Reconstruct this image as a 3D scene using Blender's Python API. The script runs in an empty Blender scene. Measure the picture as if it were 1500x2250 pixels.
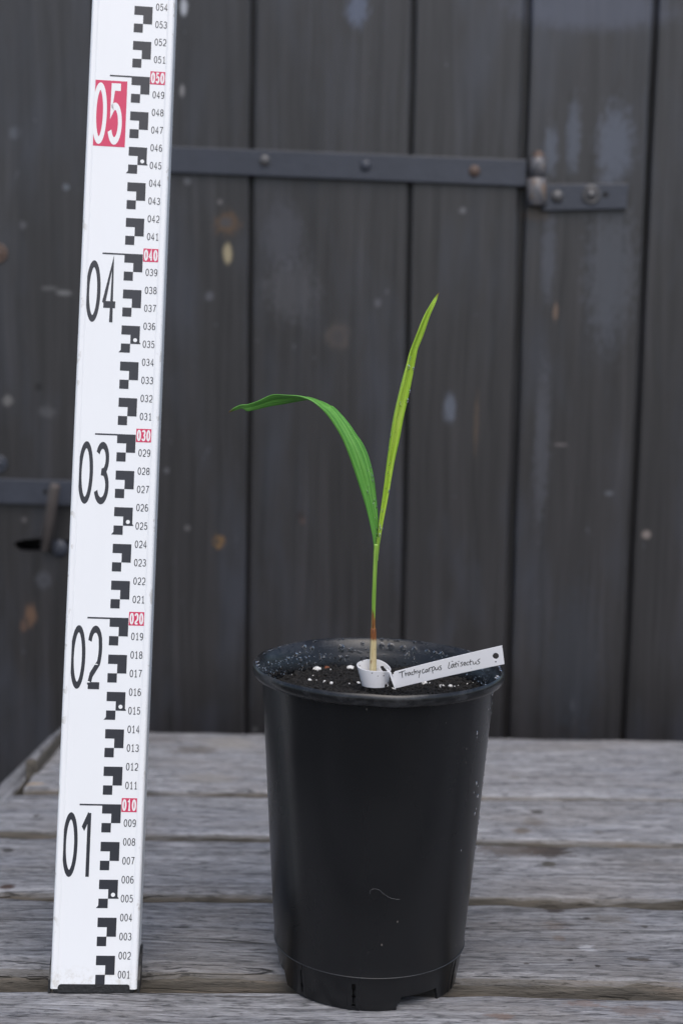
import bpy, bmesh, math, random
from mathutils import Vector, Matrix, noise, Quaternion

# ------------------------------------------------------------------ camera
FPX, PITCH, ROLL, CAMH = 3125.0, 0.1241, 0.016, 0.3503
scene = bpy.context.scene
COL = scene.collection
cp, sp = math.cos(PITCH), math.sin(PITCH)
FW = Vector((0, cp, -sp)); r0 = Vector((1, 0, 0)); u0 = Vector((0, sp, cp))
cr, sr = math.cos(ROLL), math.sin(ROLL)
RT = cr * r0 + sr * u0
UP = -sr * r0 + cr * u0
CAM = Vector((0, 0, CAMH))
cd = bpy.data.cameras.new('camera')
cam = bpy.data.objects.new('camera', cd); COL.objects.link(cam)
cd.sensor_fit = 'HORIZONTAL'; cd.sensor_width = 24.0; cd.lens = 24.0 * FPX / 1500.0
cd.clip_start = 0.02; cd.clip_end = 60.0
cam.matrix_world = Matrix(((RT.x, UP.x, -FW.x, CAM.x), (RT.y, UP.y, -FW.y, CAM.y), (RT.z, UP.z, -FW.z, CAM.z), (0, 0, 0, 1)))
cd.dof.use_dof = True; cd.dof.focus_distance = 0.755; cd.dof.aperture_fstop = 6.8
scene.camera = cam

# ------------------------------------------------------------------ light
SUN_EL, SUN_AZ = math.radians(58), math.radians(170)     # azimuth from +Y clockwise: behind the camera
w = bpy.data.worlds.new('World'); scene.world = w; w.use_nodes = True
nt = w.node_tree; nt.nodes.clear()
sky = nt.nodes.new('ShaderNodeTexSky'); sky.sky_type = 'NISHITA'; sky.sun_disc = False
sky.sun_elevation = SUN_EL; sky.sun_rotation = SUN_AZ
sky.air_density = 1.0; sky.dust_density = 3.0; sky.ozone_density = 1.6
bg = nt.nodes.new('ShaderNodeBackground'); bg.inputs[1].default_value = 0.15
wo = nt.nodes.new('ShaderNodeOutputWorld')
nt.links.new(sky.outputs[0], bg.inputs[0]); nt.links.new(bg.outputs[0], wo.inputs[0])
sd = bpy.data.lights.new('sun', 'SUN'); sd.energy = 1.3; sd.angle = math.radians(60); sd.color = (1.0, 0.975, 0.94)
so = bpy.data.objects.new('sun', sd); COL.objects.link(so)
sdir = Vector((math.sin(SUN_AZ) * math.cos(SUN_EL), math.cos(SUN_AZ) * math.cos(SUN_EL), math.sin(SUN_EL)))
so.rotation_euler = (-sdir).to_track_quat('-Z', 'Y').to_euler(); so.location = sdir * 8
vs = scene.view_settings
vs.view_transform = 'Standard'; vs.look = 'None'; vs.gamma = 1.0; vs.use_curve_mapping = False
vs.exposure = 0.22

# ------------------------------------------------------------------ pixel to place
def ray(x, y): return FW + RT * ((x - 750) / FPX) - UP * ((y - 1125) / FPX)
def on_z(x, y, z=0.0):
    k = ray(x, y); return CAM + k * ((z - CAMH) / k.z)
def on_y(x, y, Y):
    k = ray(x, y); return CAM + k * (Y / k.y)

# ------------------------------------------------------------------ helpers
def tag(o, label=None, cat=None, group=None, kind=None):
    if label: o['label'] = label
    if cat: o['category'] = cat
    if group: o['group'] = group
    if kind: o['kind'] = kind
    return o
def empty(name, loc=(0, 0, 0), mat=None):
    o = bpy.data.objects.new(name, None); COL.objects.link(o); o.empty_display_size = 0.02
    if mat is not None: o.matrix_world = mat
    else: o.location = loc
    return o
def link(name, me, parent=None, loc=None):
    o = bpy.data.objects.new(name, me); COL.objects.link(o)
    if parent: o.parent = parent
    if loc is not None: o.location = loc
    return o
def mesh(name, vs_, fs, mat, parent=None, smooth=False, loc=None, uvs=None):
    me = bpy.data.meshes.new(name)
    me.from_pydata([tuple(v) for v in vs_], [], fs); me.validate(); me.update()
    if mat: me.materials.append(mat)
    if smooth:
        for p in me.polygons: p.use_smooth = True
    if uvs:
        ul = me.uv_layers.new(name='UVMap')
        for l in me.loops: ul.data[l.index].uv = uvs[l.vertex_index]
    return link(name, me, parent, loc)
def bm_obj(name, bm, mat, parent=None, smooth=False, loc=None):
    me = bpy.data.meshes.new(name); bm.to_mesh(me); bm.free()
    if mat: me.materials.append(mat)
    if smooth:
        for p in me.polygons: p.use_smooth = True
    return link(name, me, parent, loc)
def autosmooth(o, ang=35):
    try: o.data.set_sharp_from_angle(angle=math.radians(ang))
    except Exception: pass
def fill_smooth(o, ang=35):
    for p in o.data.polygons: p.use_smooth = True
    autosmooth(o, ang); return o
def box_bm(x0, x1, y0, y1, z0, z1, bev=0.0, seg=2):
    bm = bmesh.new()
    v = [bm.verts.new(p) for p in ((x0,y0,z0),(x1,y0,z0),(x1,y1,z0),(x0,y1,z0),(x0,y0,z1),(x1,y0,z1),(x1,y1,z1),(x0,y1,z1))]
    for f in ((0,3,2,1),(4,5,6,7),(0,1,5,4),(1,2,6,5),(2,3,7,6),(3,0,4,7)): bm.faces.new([v[i] for i in f])
    if bev: bmesh.ops.bevel(bm, geom=bm.edges[:], offset=bev, segments=seg, affect='EDGES', profile=0.5)
    return bm
def lathe(profile, n=96, close=False):
    """profile [(r,z)...] -> verts, faces round z"""
    V, Fc = [], []
    m = len(profile)
    for i in range(n):
        a = 2 * math.pi * i / n
        for r, z in profile: V.append((r * math.cos(a), r * math.sin(a), z))
    for i in range(n):
        j = (i + 1) % n
        for k in range(m - 1 + (1 if close else 0)):
            k2 = (k + 1) % m
            Fc.append((i*m+k, j*m+k, j*m+k2, i*m+k2))
    return V, Fc
def tube(pts, rad, n=8):
    """tube along pts; rad float or list; returns verts, faces (capped)"""
    V, Fc = [], []
    pts = [Vector(p) for p in pts]
    ref = None
    for i, p in enumerate(pts):
        t = (pts[min(i+1, len(pts)-1)] - pts[max(i-1, 0)]).normalized()
        if ref is None:
            ref = t.orthogonal().normalized()
        ref = (ref - t * ref.dot(t)).normalized()
        b = t.cross(ref)
        r = rad[i] if isinstance(rad, (list, tuple)) else rad
        for k in range(n):
            a = 2 * math.pi * k / n
            V.append(p + (ref * math.cos(a) + b * math.sin(a)) * r)
    m = len(pts)
    for i in range(m - 1):
        for k in range(n):
            k2 = (k + 1) % n
            Fc.append((i*n+k, i*n+k2, (i+1)*n+k2, (i+1)*n+k))
    Fc.append(tuple(reversed(range(n)))); Fc.append(tuple((m-1)*n + k for k in range(n)))
    return V, Fc
def lerp(a, b, t): return a + (b - a) * t
def interp(tab, x):
    if x <= tab[0][0]: return tab[0][1]
    for (a, va), (b, vb) in zip(tab, tab[1:]):
        if x <= b:
            t = (x - a) / (b - a); return lerp(va, vb, t)
    return tab[-1][1]
def catmull(pts, n):
    """resample polyline of tuples with Catmull-Rom, n samples even in chord length"""
    P = [Vector(p) for p in pts]
    P = [P[0] * 2 - P[1]] + P + [P[-1] * 2 - P[-2]]
    dense = []
    for i in range(1, len(P) - 2):
        a, b, c, d = P[i-1:i+3]
        for k in range(12):
            t = k / 12
            dense.append(0.5 * ((2*b) + (c-a)*t + (2*a-5*b+4*c-d)*t*t + (3*b-a-3*c+d)*t**3))
    dense.append(P[-2])
    L = [0]
    for a, b in zip(dense, dense[1:]): L.append(L[-1] + (b-a).length)
    out = []; j = 0
    for i in range(n):
        s = L[-1] * i / (n - 1)
        while j < len(L) - 2 and L[j+1] < s: j += 1
        t = 0 if L[j+1] == L[j] else (s - L[j]) / (L[j+1] - L[j])
        out.append(dense[j].lerp(dense[j+1], min(1, t)))
    return out

# ------------------------------------------------------------------ materials
class NT:
    def __init__(s, name):
        s.m = bpy.data.materials.new(name); s.m.use_nodes = True
        s.t = s.m.node_tree; s.t.nodes.clear()
        s.out = s.t.nodes.new('ShaderNodeOutputMaterial')
        s.p = s.t.nodes.new('ShaderNodeBsdfPrincipled')
        s.t.links.new(s.p.outputs[0], s.out.inputs[0])
    def n(s, typ, **kw):
        nd = s.t.nodes.new(typ)
        for k, v in kw.items(): setattr(nd, k, v)
        return nd
    def l(s, a, b): s.t.links.new(a, b)
    def coord(s, which='Object'): return s.n('ShaderNodeTexCoord').outputs[which]
    def mapping(s, vec, scale=(1,1,1), loc=(0,0,0), rot=(0,0,0)):
        m = s.n('ShaderNodeMapping'); s.l(vec, m.inputs[0])
        m.inputs['Scale'].default_value = scale; m.inputs['Location'].default_value = loc; m.inputs['Rotation'].default_value = rot
        return m.outputs[0]
    def noise(s, vec, scale, detail=4, rough=0.55, dist=0.0):
        nd = s.n('ShaderNodeTexNoise'); s.l(vec, nd.inputs['Vector'])
        nd.inputs['Scale'].default_value = scale; nd.inputs['Detail'].default_value = detail
        nd.inputs['Roughness'].default_value = rough; nd.inputs['Distortion'].default_value = dist
        return nd.outputs['Fac']
    def ramp(s, fac, stops):
        r = s.n('ShaderNodeValToRGB'); s.l(fac, r.inputs[0]); e = r.color_ramp.elements
        while len(e) < len(stops): e.new(0.5)
        for i, (p, c) in enumerate(stops):
            e[i].position = p; e[i].color = (c, c, c, 1) if isinstance(c, (int, float)) else (*c, 1)
        return r.outputs[0]
    def mix(s, fac, a, b, mode='MIX'):
        m = s.n('ShaderNodeMix', data_type='RGBA', blend_type=mode)
        for v, i in ((fac, 0), (a, 6), (b, 7)):
            if isinstance(v, (int, float)): m.inputs[i].default_value = v if i == 0 else (v, v, v, 1)
            elif isinstance(v, tuple): m.inputs[i].default_value = (*v, 1)
            else: s.l(v, m.inputs[i])
        return m.outputs[2]
    def math(s, op, a, b=None, c=None):
        m = s.n('ShaderNodeMath', operation=op)
        for i, v in enumerate((a, b, c)):
            if v is None: continue
            if isinstance(v, (int, float)): m.inputs[i].default_value = v
            else: s.l(v, m.inputs[i])
        return m.outputs[0]
    def sep(s, vec):
        x = s.n('ShaderNodeSeparateXYZ'); s.l(vec, x.inputs[0]); return x.outputs
    def comb(s, x, y, z):
        c = s.n('ShaderNodeCombineXYZ')
        for i, v in enumerate((x, y, z)):
            if isinstance(v, (int, float)): c.inputs[i].default_value = v
            else: s.l(v, c.inputs[i])
        return c.outputs[0]
    def bump(s, h, strength, dist, nrm=None):
        b = s.n('ShaderNodeBump'); s.l(h, b.inputs['Height'])
        b.inputs['Strength'].default_value = strength; b.inputs['Distance'].default_value = dist
        if nrm is not None: s.l(nrm, b.inputs['Normal'])
        return b.outputs[0]
    def set(s, name, v):
        i = s.p.inputs[name]
        if isinstance(v, (int, float)): i.default_value = v
        elif isinstance(v, tuple): i.default_value = (*v, 1) if len(v) == 3 else v
        else: s.l(v, i)
    def blob(s, a, b, ca, cb, ra, rb, warp=None, wamt=0.0, soft=0.35):
        """elliptic mask round (ca, cb) in the two coordinate sockets a, b"""
        da = s.math('DIVIDE', s.math('SUBTRACT', a, ca), ra)
        db = s.math('DIVIDE', s.math('SUBTRACT', b, cb), rb)
        d = s.math('SQRT', s.math('ADD', s.math('MULTIPLY', da, da), s.math('MULTIPLY', db, db)))
        if warp is not None: d = s.math('ADD', d, s.math('MULTIPLY', s.math('SUBTRACT', warp, 0.5), wamt))
        mr = s.n('ShaderNodeMapRange', interpolation_type='SMOOTHSTEP'); s.l(d, mr.inputs[0])
        mr.inputs[1].default_value = 1.0 - soft; mr.inputs[2].default_value = 1.0 + soft
        mr.inputs[3].default_value = 1.0; mr.inputs[4].default_value = 0.0
        return mr.outputs[0]

def simple(name, col, rough=0.5, metal=0.0, spec=0.5, bump=None, var=0.0, vscale=200):
    m = NT(name); c = m.coord()
    if var:
        f = m.noise(c, vscale, 4)
        m.set('Base Color', m.mix(f, tuple(v * (1 - var) for v in col), tuple(min(1, v * (1 + var)) for v in col)))
    else: m.set('Base Color', col)
    m.set('Roughness', rough); m.set('Metallic', metal); m.set('Specular IOR Level', spec)
    if bump:
        m.set('Normal', m.bump(m.noise(c, bump[0], 4), bump[1], bump[2]))
    return m.m

def table_wood():
    m = NT('weathered_grey_wood'); c = m.coord()
    info = m.n('ShaderNodeObjectInfo').outputs['Random']
    off = m.comb(m.math('MULTIPLY', info, 3.7), 0.0, m.math('MULTIPLY', info, 9.1))
    va = m.n('ShaderNodeVectorMath', operation='ADD'); m.l(c, va.inputs[0]); m.l(off, va.inputs[1])
    # wavy grain: distort the across-grain coordinate with a slow noise
    cc = va.outputs[0]
    slow = m.noise(m.mapping(cc, (5, 16, 16)), 1.0, 2)
    x, y, z = m.sep(cc)
    yw = m.math('ADD', y, m.math('MULTIPLY', m.math('SUBTRACT', slow, 0.5), 0.020))
    g = m.comb(x, yw, z)
    g1 = m.noise(m.mapping(g, (11, 190, 140)), 1.0, 5, 0.65)
    g2 = m.noise(m.mapping(g, (28, 900, 500)), 1.0, 3, 0.6)
    g3 = m.noise(m.mapping(g, (110, 520, 400)), 1.0, 4, 0.7)
    pat = m.noise(m.mapping(cc, (6, 17, 10)), 1.0, 4, 0.6)
    fib = m.math('ADD', m.math('MULTIPLY', g1, 0.42), m.math('ADD', m.math('MULTIPLY', g2, 0.28), m.math('MULTIPLY', g3, 0.30)))
    col = m.ramp(fib, [(0.34, (0.055, 0.054, 0.057)), (0.44, (0.150, 0.150, 0.155)), (0.53, (0.245, 0.245, 0.254)), (0.66, (0.40, 0.40, 0.41))])
    brown = m.ramp(pat, [(0.46, 0.0), (0.66, 0.75)])
    col = m.mix(brown, col, m.mix(0.5, col, (0.17, 0.150, 0.132)))
    blue = m.ramp(m.noise(m.mapping(cc, (9, 40, 10), (3, 7, 1)), 1.0, 3), [(0.5, 0.0), (0.7, 0.4)])
    col = m.mix(blue, col, m.mix(0.5, col, (0.20, 0.22, 0.27)))
    col = m.mix(1.0, col, m.n('ShaderNodeObjectInfo').outputs['Color'], 'MULTIPLY')
    # long drying cracks
    ck = m.noise(m.mapping(g, (3.0, 75, 60), (0.4, 2.2, 0)), 1.0, 2, 0.4)
    crack = m.ramp(ck, [(0.492, 0.0), (0.499, 1.0), (0.501, 1.0), (0.508, 0.0)])
    gate = m.ramp(m.noise(m.mapping(cc, (4, 22, 9), (7, 1, 3)), 1.0, 2), [(0.50, 0.0), (0.60, 1.0)])
    crack = m.math('MULTIPLY', crack, gate)
    fleck = m.ramp(m.noise(m.mapping(g, (45, 620, 400), (5, 1, 2)), 1.0, 4, 0.6), [(0.30, 1.0), (0.40, 0.0)])
    col = m.mix(m.math('MULTIPLY', fleck, 0.8), col, (0.045, 0.042, 0.043))
    col = m.mix(m.math('MULTIPLY', crack, 0.85), col, (0.035, 0.032, 0.03))
    f2 = m.noise(m.mapping(g, (95, 340, 300), (2, 9, 4)), 1.0, 4, 0.7)
    col = m.mix(m.ramp(f2, [(0.36, 0.75), (0.46, 0.0)]), col, m.mix(1.0, col, (0.32, 0.32, 0.33), 'MULTIPLY'))
    col = m.mix(m.ramp(f2, [(0.56, 0.0), (0.68, 0.6)]), col, m.mix(1.0, col, (1.5, 1.5, 1.52), 'MULTIPLY'))
    # sawn sides: greenish brown, less bleached
    nz = m.sep(m.n('ShaderNodeNewGeometry').outputs['True Normal'])[2]
    side = m.ramp(nz, [(0.35, 1.0), (0.80, 0.0)])
    scol = m.ramp(m.noise(m.mapping(c, (14, 120, 160)), 1.0, 5, 0.65), [(0.3, (0.048, 0.043, 0.036)), (0.52, (0.120, 0.108, 0.090)), (0.75, (0.20, 0.165, 0.132))])
    col = m.mix(side, col, scol)
    # marks with a place of their own: x, y, rx, ry, colour, strength
    wx, wy, wz = m.sep(m.coord())
    wn = m.noise(m.mapping(m.coord(), (120, 260, 100)), 1.0, 4, 0.7)
    for (px, py, rpx, asp, mc, st, wa) in MARKS:
        p = on_z(px, py); rx = rpx / FPX * p.y
        mk = m.blob(wx, wy, p.x, p.y, rx, rx * asp, wn, wa * 1.7 + 0.4, 0.4)
        col = m.mix(m.math('MULTIPLY', mk, st), col, mc)
    m.set('Base Color', col)
    m.set('Roughness', 0.78); m.set('Specular IOR Level', 0.35)
    h = m.math('SUBTRACT', m.math('ADD', fib, m.math('MULTIPLY', f2, 0.35)), m.math('ADD', m.math('MULTIPLY', crack, 0.9), m.math('MULTIPLY', fleck, 0.35)))
    m.set('Normal', m.bump(h, 1.0, 0.0022))
    return m.m
# (px, py, half width px, depth/width in metres, colour, strength, raggedness)
MARKS = [
 (1205, 1869, 50, 0.85, (0.045,0.034,0.028), 0.9, 1.6), (1125, 1867, 75, 0.5, (0.10,0.08,0.065), 0.7, 1.8),
 (1205, 1899, 16, 1.0, (0.075,0.068,0.055), 0.9, 0.6), (1178, 1785, 14, 0.8, (0.055,0.050,0.045), 0.9, 0.7),
 (1145, 1826, 22, 0.8, (0.15,0.125,0.10), 0.8, 1.0), (1170, 1806, 26, 0.9, (0.15,0.13,0.11), 0.6, 1.2),
 (1130, 1710, 12, 0.9, (0.15,0.14,0.12), 0.6, 1.0), (1315, 1829, 10, 1.0, (0.12,0.11,0.10), 0.6, 1.2),
 (1217, 1999, 20, 0.95, (0.055,0.045,0.040), 0.95, 0.5), (1212, 1994, 36, 0.28, (0.10,0.085,0.07), 0.8, 1.0),
 (1288, 2019, 9, 1.0, (0.035,0.03,0.028), 0.9, 1.2), (1340, 2022, 45, 0.5, (0.14,0.125,0.11), 0.6, 1.8),
 (1415, 2036, 7, 1.0, (0.05,0.045,0.04), 0.8, 1.2), (1400, 2108, 24, 0.5, (0.06,0.05,0.042), 0.85, 2.2),
 (1252, 2110, 7, 0.9, (0.03,0.026,0.024), 0.9, 1.6), (1312, 2123, 6, 1.0, (0.03,0.026,0.024), 0.9, 1.6), (1157, 2117, 6, 1.0, (0.05,0.04,0.035), 0.8, 1.6),
 (1220, 2034, 28, 0.8, (0.14,0.115,0.10), 0.6, 1.8), (1230, 2062, 16, 0.9, (0.15,0.115,0.095), 0.6, 1.4), (1290, 2084, 18, 0.8, (0.42,0.42,0.44), 0.7, 2.2),
 (430, 1648, 52, 0.5, (0.14,0.125,0.11), 0.8, 1.4), (500, 1632, 60, 0.7, (0.34,0.315,0.28), 0.5, 1.2), (345, 1625, 40, 0.7, (0.16,0.15,0.15), 0.6, 1.2),
 (395, 1856, 32, 0.5, (0.46,0.45,0.46), 0.6, 1.4), (460, 1710, 70, 0.5, (0.28,0.255,0.22), 0.5, 1.6),
 (80, 1793, 7, 1.0, (0.05,0.045,0.04), 0.9, 0.9), (17, 1868, 13, 0.9, (0.05,0.046,0.042), 0.9, 0.7), (15, 1949, 16, 0.85, (0.060,0.036,0.028), 0.95, 0.6),
 (70, 1722, 30, 0.25, (0.40,0.29,0.17), 0.8, 0.8), (90, 2136, 30, 0.3, (0.22,0.12,0.06), 0.7, 1.6),
 (1105, 2235, 30, 0.5, (0.19,0.115,0.08), 0.5, 2.4), (1280, 2205, 40, 0.4, (0.20,0.13,0.10), 0.5, 2.4), (1400, 2222, 60, 0.4, (0.17,0.12,0.095), 0.5, 2.2), (520, 2190, 80, 0.06, (0.05,0.045,0.04), 0.7, 1.0),
]

YD = 1.33                     # face of the plank door
DMARKS = [                    # px, py, rx px, rz px, colour, strength, ragged
 (500, 556, 9, 21, (0.36,0.30,0.18), 0.95, 0.5), (498, 490, 24, 24, (0.11,0.060,0.024), 0.75, 1.6), (497, 488, 13, 11, (0.05,0.05,0.055), 0.9, 0.8),
 (481, 1191, 11, 14, (0.20,0.11,0.035), 0.8, 1.4), (476, 1190, 6, 7, (0.03,0.028,0.028), 0.9, 0.6), (742, 738, 24, 26, (0.085,0.068,0.058), 0.7, 1.2), (742, 740, 14, 16, (0.040,0.036,0.038), 0.9, 0.8),
 (988, 897, 13, 30, (0.115,0.13,0.165), 0.8, 1.0), (660, 1134, 8, 10, (0.022,0.016,0.016), 0.9, 0.6), (665, 1146, 6, 7, (0.09,0.06,0.05), 0.6, 0.6),
 (1420, 1175, 9, 9, (0.24,0.20,0.18), 0.9, 0.4), (404, 14, 7, 18, (0.5,0.52,0.56), 0.9, 0.5), (400, 198, 5, 12, (0.26,0.25,0.25), 0.8, 0.5), (412, 397, 8, 8, (0.14,0.14,0.15), 0.7, 0.5),
 (460, 650, 9, 10, (0.10,0.10,0.115), 0.8, 0.6), (412, 1160, 6, 6, (0.13,0.125,0.125), 0.8, 0.6), (483, 443, 5, 5, (0.15,0.14,0.14), 0.8, 0.6), (366, 1034, 5, 6, (0.12,0.12,0.13), 0.8, 0.6),
 (785, 20, 22, 32, (0.13,0.16,0.24), 0.6, 1.0), (830, 665, 7, 9, (0.11,0.11,0.125), 0.7, 0.6), (1016, 462, 7, 7, (0.14,0.14,0.15), 0.8, 0.5), (850, 640, 4, 6, (0.1,0.1,0.11), 0.6, 0.6),
 (640, 640, 55, 60, (0.085,0.085,0.095), 0.5, 1.4), (625, 520, 40, 70, (0.08,0.082,0.10), 0.45, 1.4),
 (1350, 320, 36, 80, (0.125,0.145,0.195), 0.55, 1.5), (1260, 300, 14, 70, (0.12,0.14,0.185), 0.5, 1.4), (1300, 20, 160, 40, (0.11,0.125,0.18), 0.45, 0.5), (1210, 330, 14, 50, (0.12,0.14,0.185), 0.5, 1.4),
 (1340, 600, 50, 140, (0.10,0.11,0.135), 0.45, 1.6), (1205, 560, 14, 90, (0.10,0.11,0.14), 0.45, 1.5), (1260, 1450, 60, 160, (0.035,0.042,0.056), 0.4, 1.6), (1190, 980, 16, 160, (0.095,0.10,0.12), 0.45, 1.6),
 (1220, 683, 5, 17, (0.17,0.11,0.075), 0.8, 0.6), (1231, 977, 14, 3, (0.16,0.14,0.14), 0.7, 0.8), (1046, 930, 5, 60, (0.11,0.075,0.05), 0.5, 1.0), (1338, 1084, 9, 5, (0.14,0.15,0.17), 0.6, 0.8),
 (85, 850, 7, 8, (0.004,0.004,0.004), 1.0, 0.4), (17, 880, 11, 11, (0.17,0.165,0.16), 0.8, 0.8), (105, 905, 16, 12, (0.10,0.10,0.105), 0.55, 1.6), (142, 643, 16, 6, (0.20,0.20,0.20), 0.7, 0.8), (108, 633, 16, 5, (0.13,0.13,0.13), 0.6, 0.8),
 (52, 1142, 6, 6, (0.15,0.14,0.14), 0.8, 0.4), (68, 1352, 11, 24, (0.17,0.095,0.055), 0.75, 1.2), (52, 1376, 7, 12, (0.13,0.075,0.05), 0.7, 1.0), (145, 410, 7, 7, (0.13,0.145,0.17), 0.8, 0.6), (32, 292, 12, 12, (0.10,0.11,0.13), 0.6, 1.2), (50, 494, 8, 8, (0.10,0.10,0.11), 0.7, 0.8),
 (66, 640, 3, 170, (0.020,0.019,0.021), 0.75, 1.0), (47, 1000, 3, 260, (0.020,0.019,0.021), 0.75, 1.0), (40, 200, 4, 300, (0.022,0.021,0.024), 0.7, 1.0), (74, 1240, 4, 60, (0.012,0.012,0.013), 0.8, 0.8),
 (95, 1274, 16, 18, (0.075,0.078,0.09), 0.7, 0.8), (97, 1276, 4, 4, (0.02,0.02,0.022), 0.9, 0.4),
 (560, 1605, 6, 6, (0.10,0.10,0.10), 0.6, 0.6), (1180, 470, 26, 14, (0.10,0.062,0.035), 0.55, 1.6),
]
def door_wood():
    m = NT('dark_stained_boards'); c = m.coord()
    info = m.n('ShaderNodeObjectInfo').outputs['Random']
    off = m.comb(m.math('MULTIPLY', info, 5.3), 0.0, m.math('MULTIPLY', info, 2.1))
    va = m.n('ShaderNodeVectorMath', operation='ADD'); m.l(c, va.inputs[0]); m.l(off, va.inputs[1]); cc = va.outputs[0]
    slow = m.noise(m.mapping(cc, (14, 14, 3.5)), 1.0, 2)
    x, y, z = m.sep(cc)
    xw = m.math('ADD', x, m.math('MULTIPLY', m.math('SUBTRACT', slow, 0.5), 0.02))
    g = m.comb(xw, y, z)
    g1 = m.noise(m.mapping(g, (110, 60, 3.0)), 1.0, 5, 0.6)
    g2 = m.noise(m.mapping(g, (420, 300, 9)), 1.0, 3, 0.6)
    pat = m.noise(m.mapping(cc, (18, 9, 5)), 1.0, 4, 0.6)
    fib = m.math('ADD', m.math('MULTIPLY', g1, 0.6), m.math('MULTIPLY', g2, 0.4))
    col = m.ramp(fib, [(0.30, (0.007, 0.0064, 0.0066)), (0.46, (0.021, 0.0195, 0.020)), (0.58, (0.032, 0.030, 0.0315)), (0.72, (0.058, 0.055, 0.058))])
    blue = m.ramp(pat, [(0.48, 0.0), (0.68, 0.8)])
    col = m.mix(blue, col, m.mix(0.55, col, (0.050, 0.056, 0.074)))
    sp_ = m.ramp(m.noise(m.mapping(cc, (90, 60, 45), (1, 2, 5)), 1.0, 3, 0.7), [(0.70, 0.0), (0.76, 0.7)])
    col = m.mix(sp_, col, (0.11, 0.115, 0.13))
    wx, wy, wz = m.sep(m.coord())
    wn = m.noise(m.mapping(m.coord(), (260, 100, 110)), 1.0, 5, 0.75)
    for (px, py, rx, rz, mc, st, wa) in DMARKS:
        p = on_y(px, py, YD); k = YD / FPX
        mk = m.blob(wx, wz, p.x, p.z, rx * k, rz * k, wn, wa * 1.8 + 0.5, 0.45)
        col = m.mix(m.math('MULTIPLY', mk, st * 0.9), col, mc)
    m.set('Base Color', col)
    m.set('Roughness', m.ramp(fib, [(0.3, 0.46), (0.7, 0.32)])); m.set('Specular IOR Level', 0.62)
    m.set('Normal', m.bump(fib, 0.6, 0.0012))
    return m.m

def pot_plastic():
    m = NT('black_pot_plastic'); c = m.coord()
    x, y, z = m.sep(c)
    sp1 = m.n('ShaderNodeTexVoronoi', feature='F1'); m.l(m.mapping(c, (1, 1, 0.7)), sp1.inputs['Vector']); sp1.inputs['Scale'].default_value = 150
    gate = m.ramp(m.noise(c, 34, 3), [(0.46, 0.0), (0.58, 1.0)])
    rnd = m.sep(sp1.outputs['Color'])[0]
    speck = m.math('MULTIPLY', m.math('MULTIPLY', m.ramp(sp1.outputs['Distance'], [(0.04, 1.0), (0.09, 0.0)]), m.ramp(rnd, [(0.70, 0.0), (0.74, 1.0)])), gate)
    haze = m.ramp(m.noise(m.mapping(c, (1, 1, 0.5)), 16, 4, 0.6), [(0.4, 0.0), (0.75, 1.0)])
    col = m.mix(haze, (0.0050, 0.0054, 0.0064), (0.0072, 0.0074, 0.0082))
    col = m.mix(m.math('MULTIPLY', speck, 0.5), col, (0.22, 0.20, 0.18))
    mr = m.n('ShaderNodeMapRange', interpolation_type='SMOOTHSTEP'); m.l(z, mr.inputs[0]); mr.inputs[1].default_value = 0.1655; mr.inputs[2].default_value = 0.1685
    worn = m.math('MULTIPLY', mr.outputs[0], m.ramp(m.noise(m.mapping(c, (1, 1, 2.2)), 70, 5, 0.7), [(0.46, 0.0), (0.62, 1.0)]))
    col = m.mix(m.math('MULTIPLY', worn, 0.5), col, (0.050, 0.051, 0.055))
    m.set('Base Color', col)
    m.set('Roughness', m.math('ADD', 0.25, m.math('MULTIPLY', haze, 0.08))); m.set('Specular IOR Level', 0.5)
    m.set('Normal', m.bump(m.noise(m.mapping(c, (1, 1, 3)), 260, 3), 0.05, 0.0006))
    return m.m

def leaf_mat(name, dark, light, vein, trans, rough, nstripe, tw=0.45):
    m = NT(name); uv = m.coord('UV'); u, v, _ = m.sep(uv)
    wob = m.math('MULTIPLY', m.math('SUBTRACT', m.noise(m.mapping(uv, (2, 5, 1)), 1.0, 2), 0.5), 0.03)
    st = m.noise(m.mapping(m.comb(m.math('ADD', u, wob), v, 0.0), (nstripe, 1.6, 1)), 1.0, 3, 0.6)
    fine = m.noise(m.mapping(uv, (nstripe * 4, 7, 1)), 1.0, 2)
    blot = m.noise(m.mapping(uv, (3, 9, 1)), 1.0, 4)
    f = m.math('ADD', m.math('MULTIPLY', st, 0.6), m.math('ADD', m.math('MULTIPLY', fine, 0.2), m.math('MULTIPLY', blot, 0.2)))
    col = m.ramp(f, [(0.38, dark), (0.51, light), (0.63, vein)])
    tip = m.ramp(v, [(0.972, 0.0), (0.997, 1.0)])
    col = m.mix(tip, col, (0.16, 0.075, 0.02))
    base = m.ramp(v, [(0.0, 1.0), (0.10, 0.0)])
    col = m.mix(m.math('MULTIPLY', base, 0.4), col, (0.16, 0.26, 0.07))
    m.set('Base Color', col); m.set('Roughness', rough); m.set('Specular IOR Level', 0.45)
    m.set('Normal', m.bump(st, 0.35, 0.0009))
    tr = m.n('ShaderNodeBsdfTranslucent'); m.l(m.mix(1.0, col, trans, 'MULTIPLY'), tr.inputs[0])
    mx = m.n('ShaderNodeMixShader'); mx.inputs[0].default_value = tw
    m.l(m.p.outputs[0], mx.inputs[1]); m.l(tr.outputs[0], mx.inputs[2]); m.l(mx.outputs[0], m.out.inputs[0])
    return m.m

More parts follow.
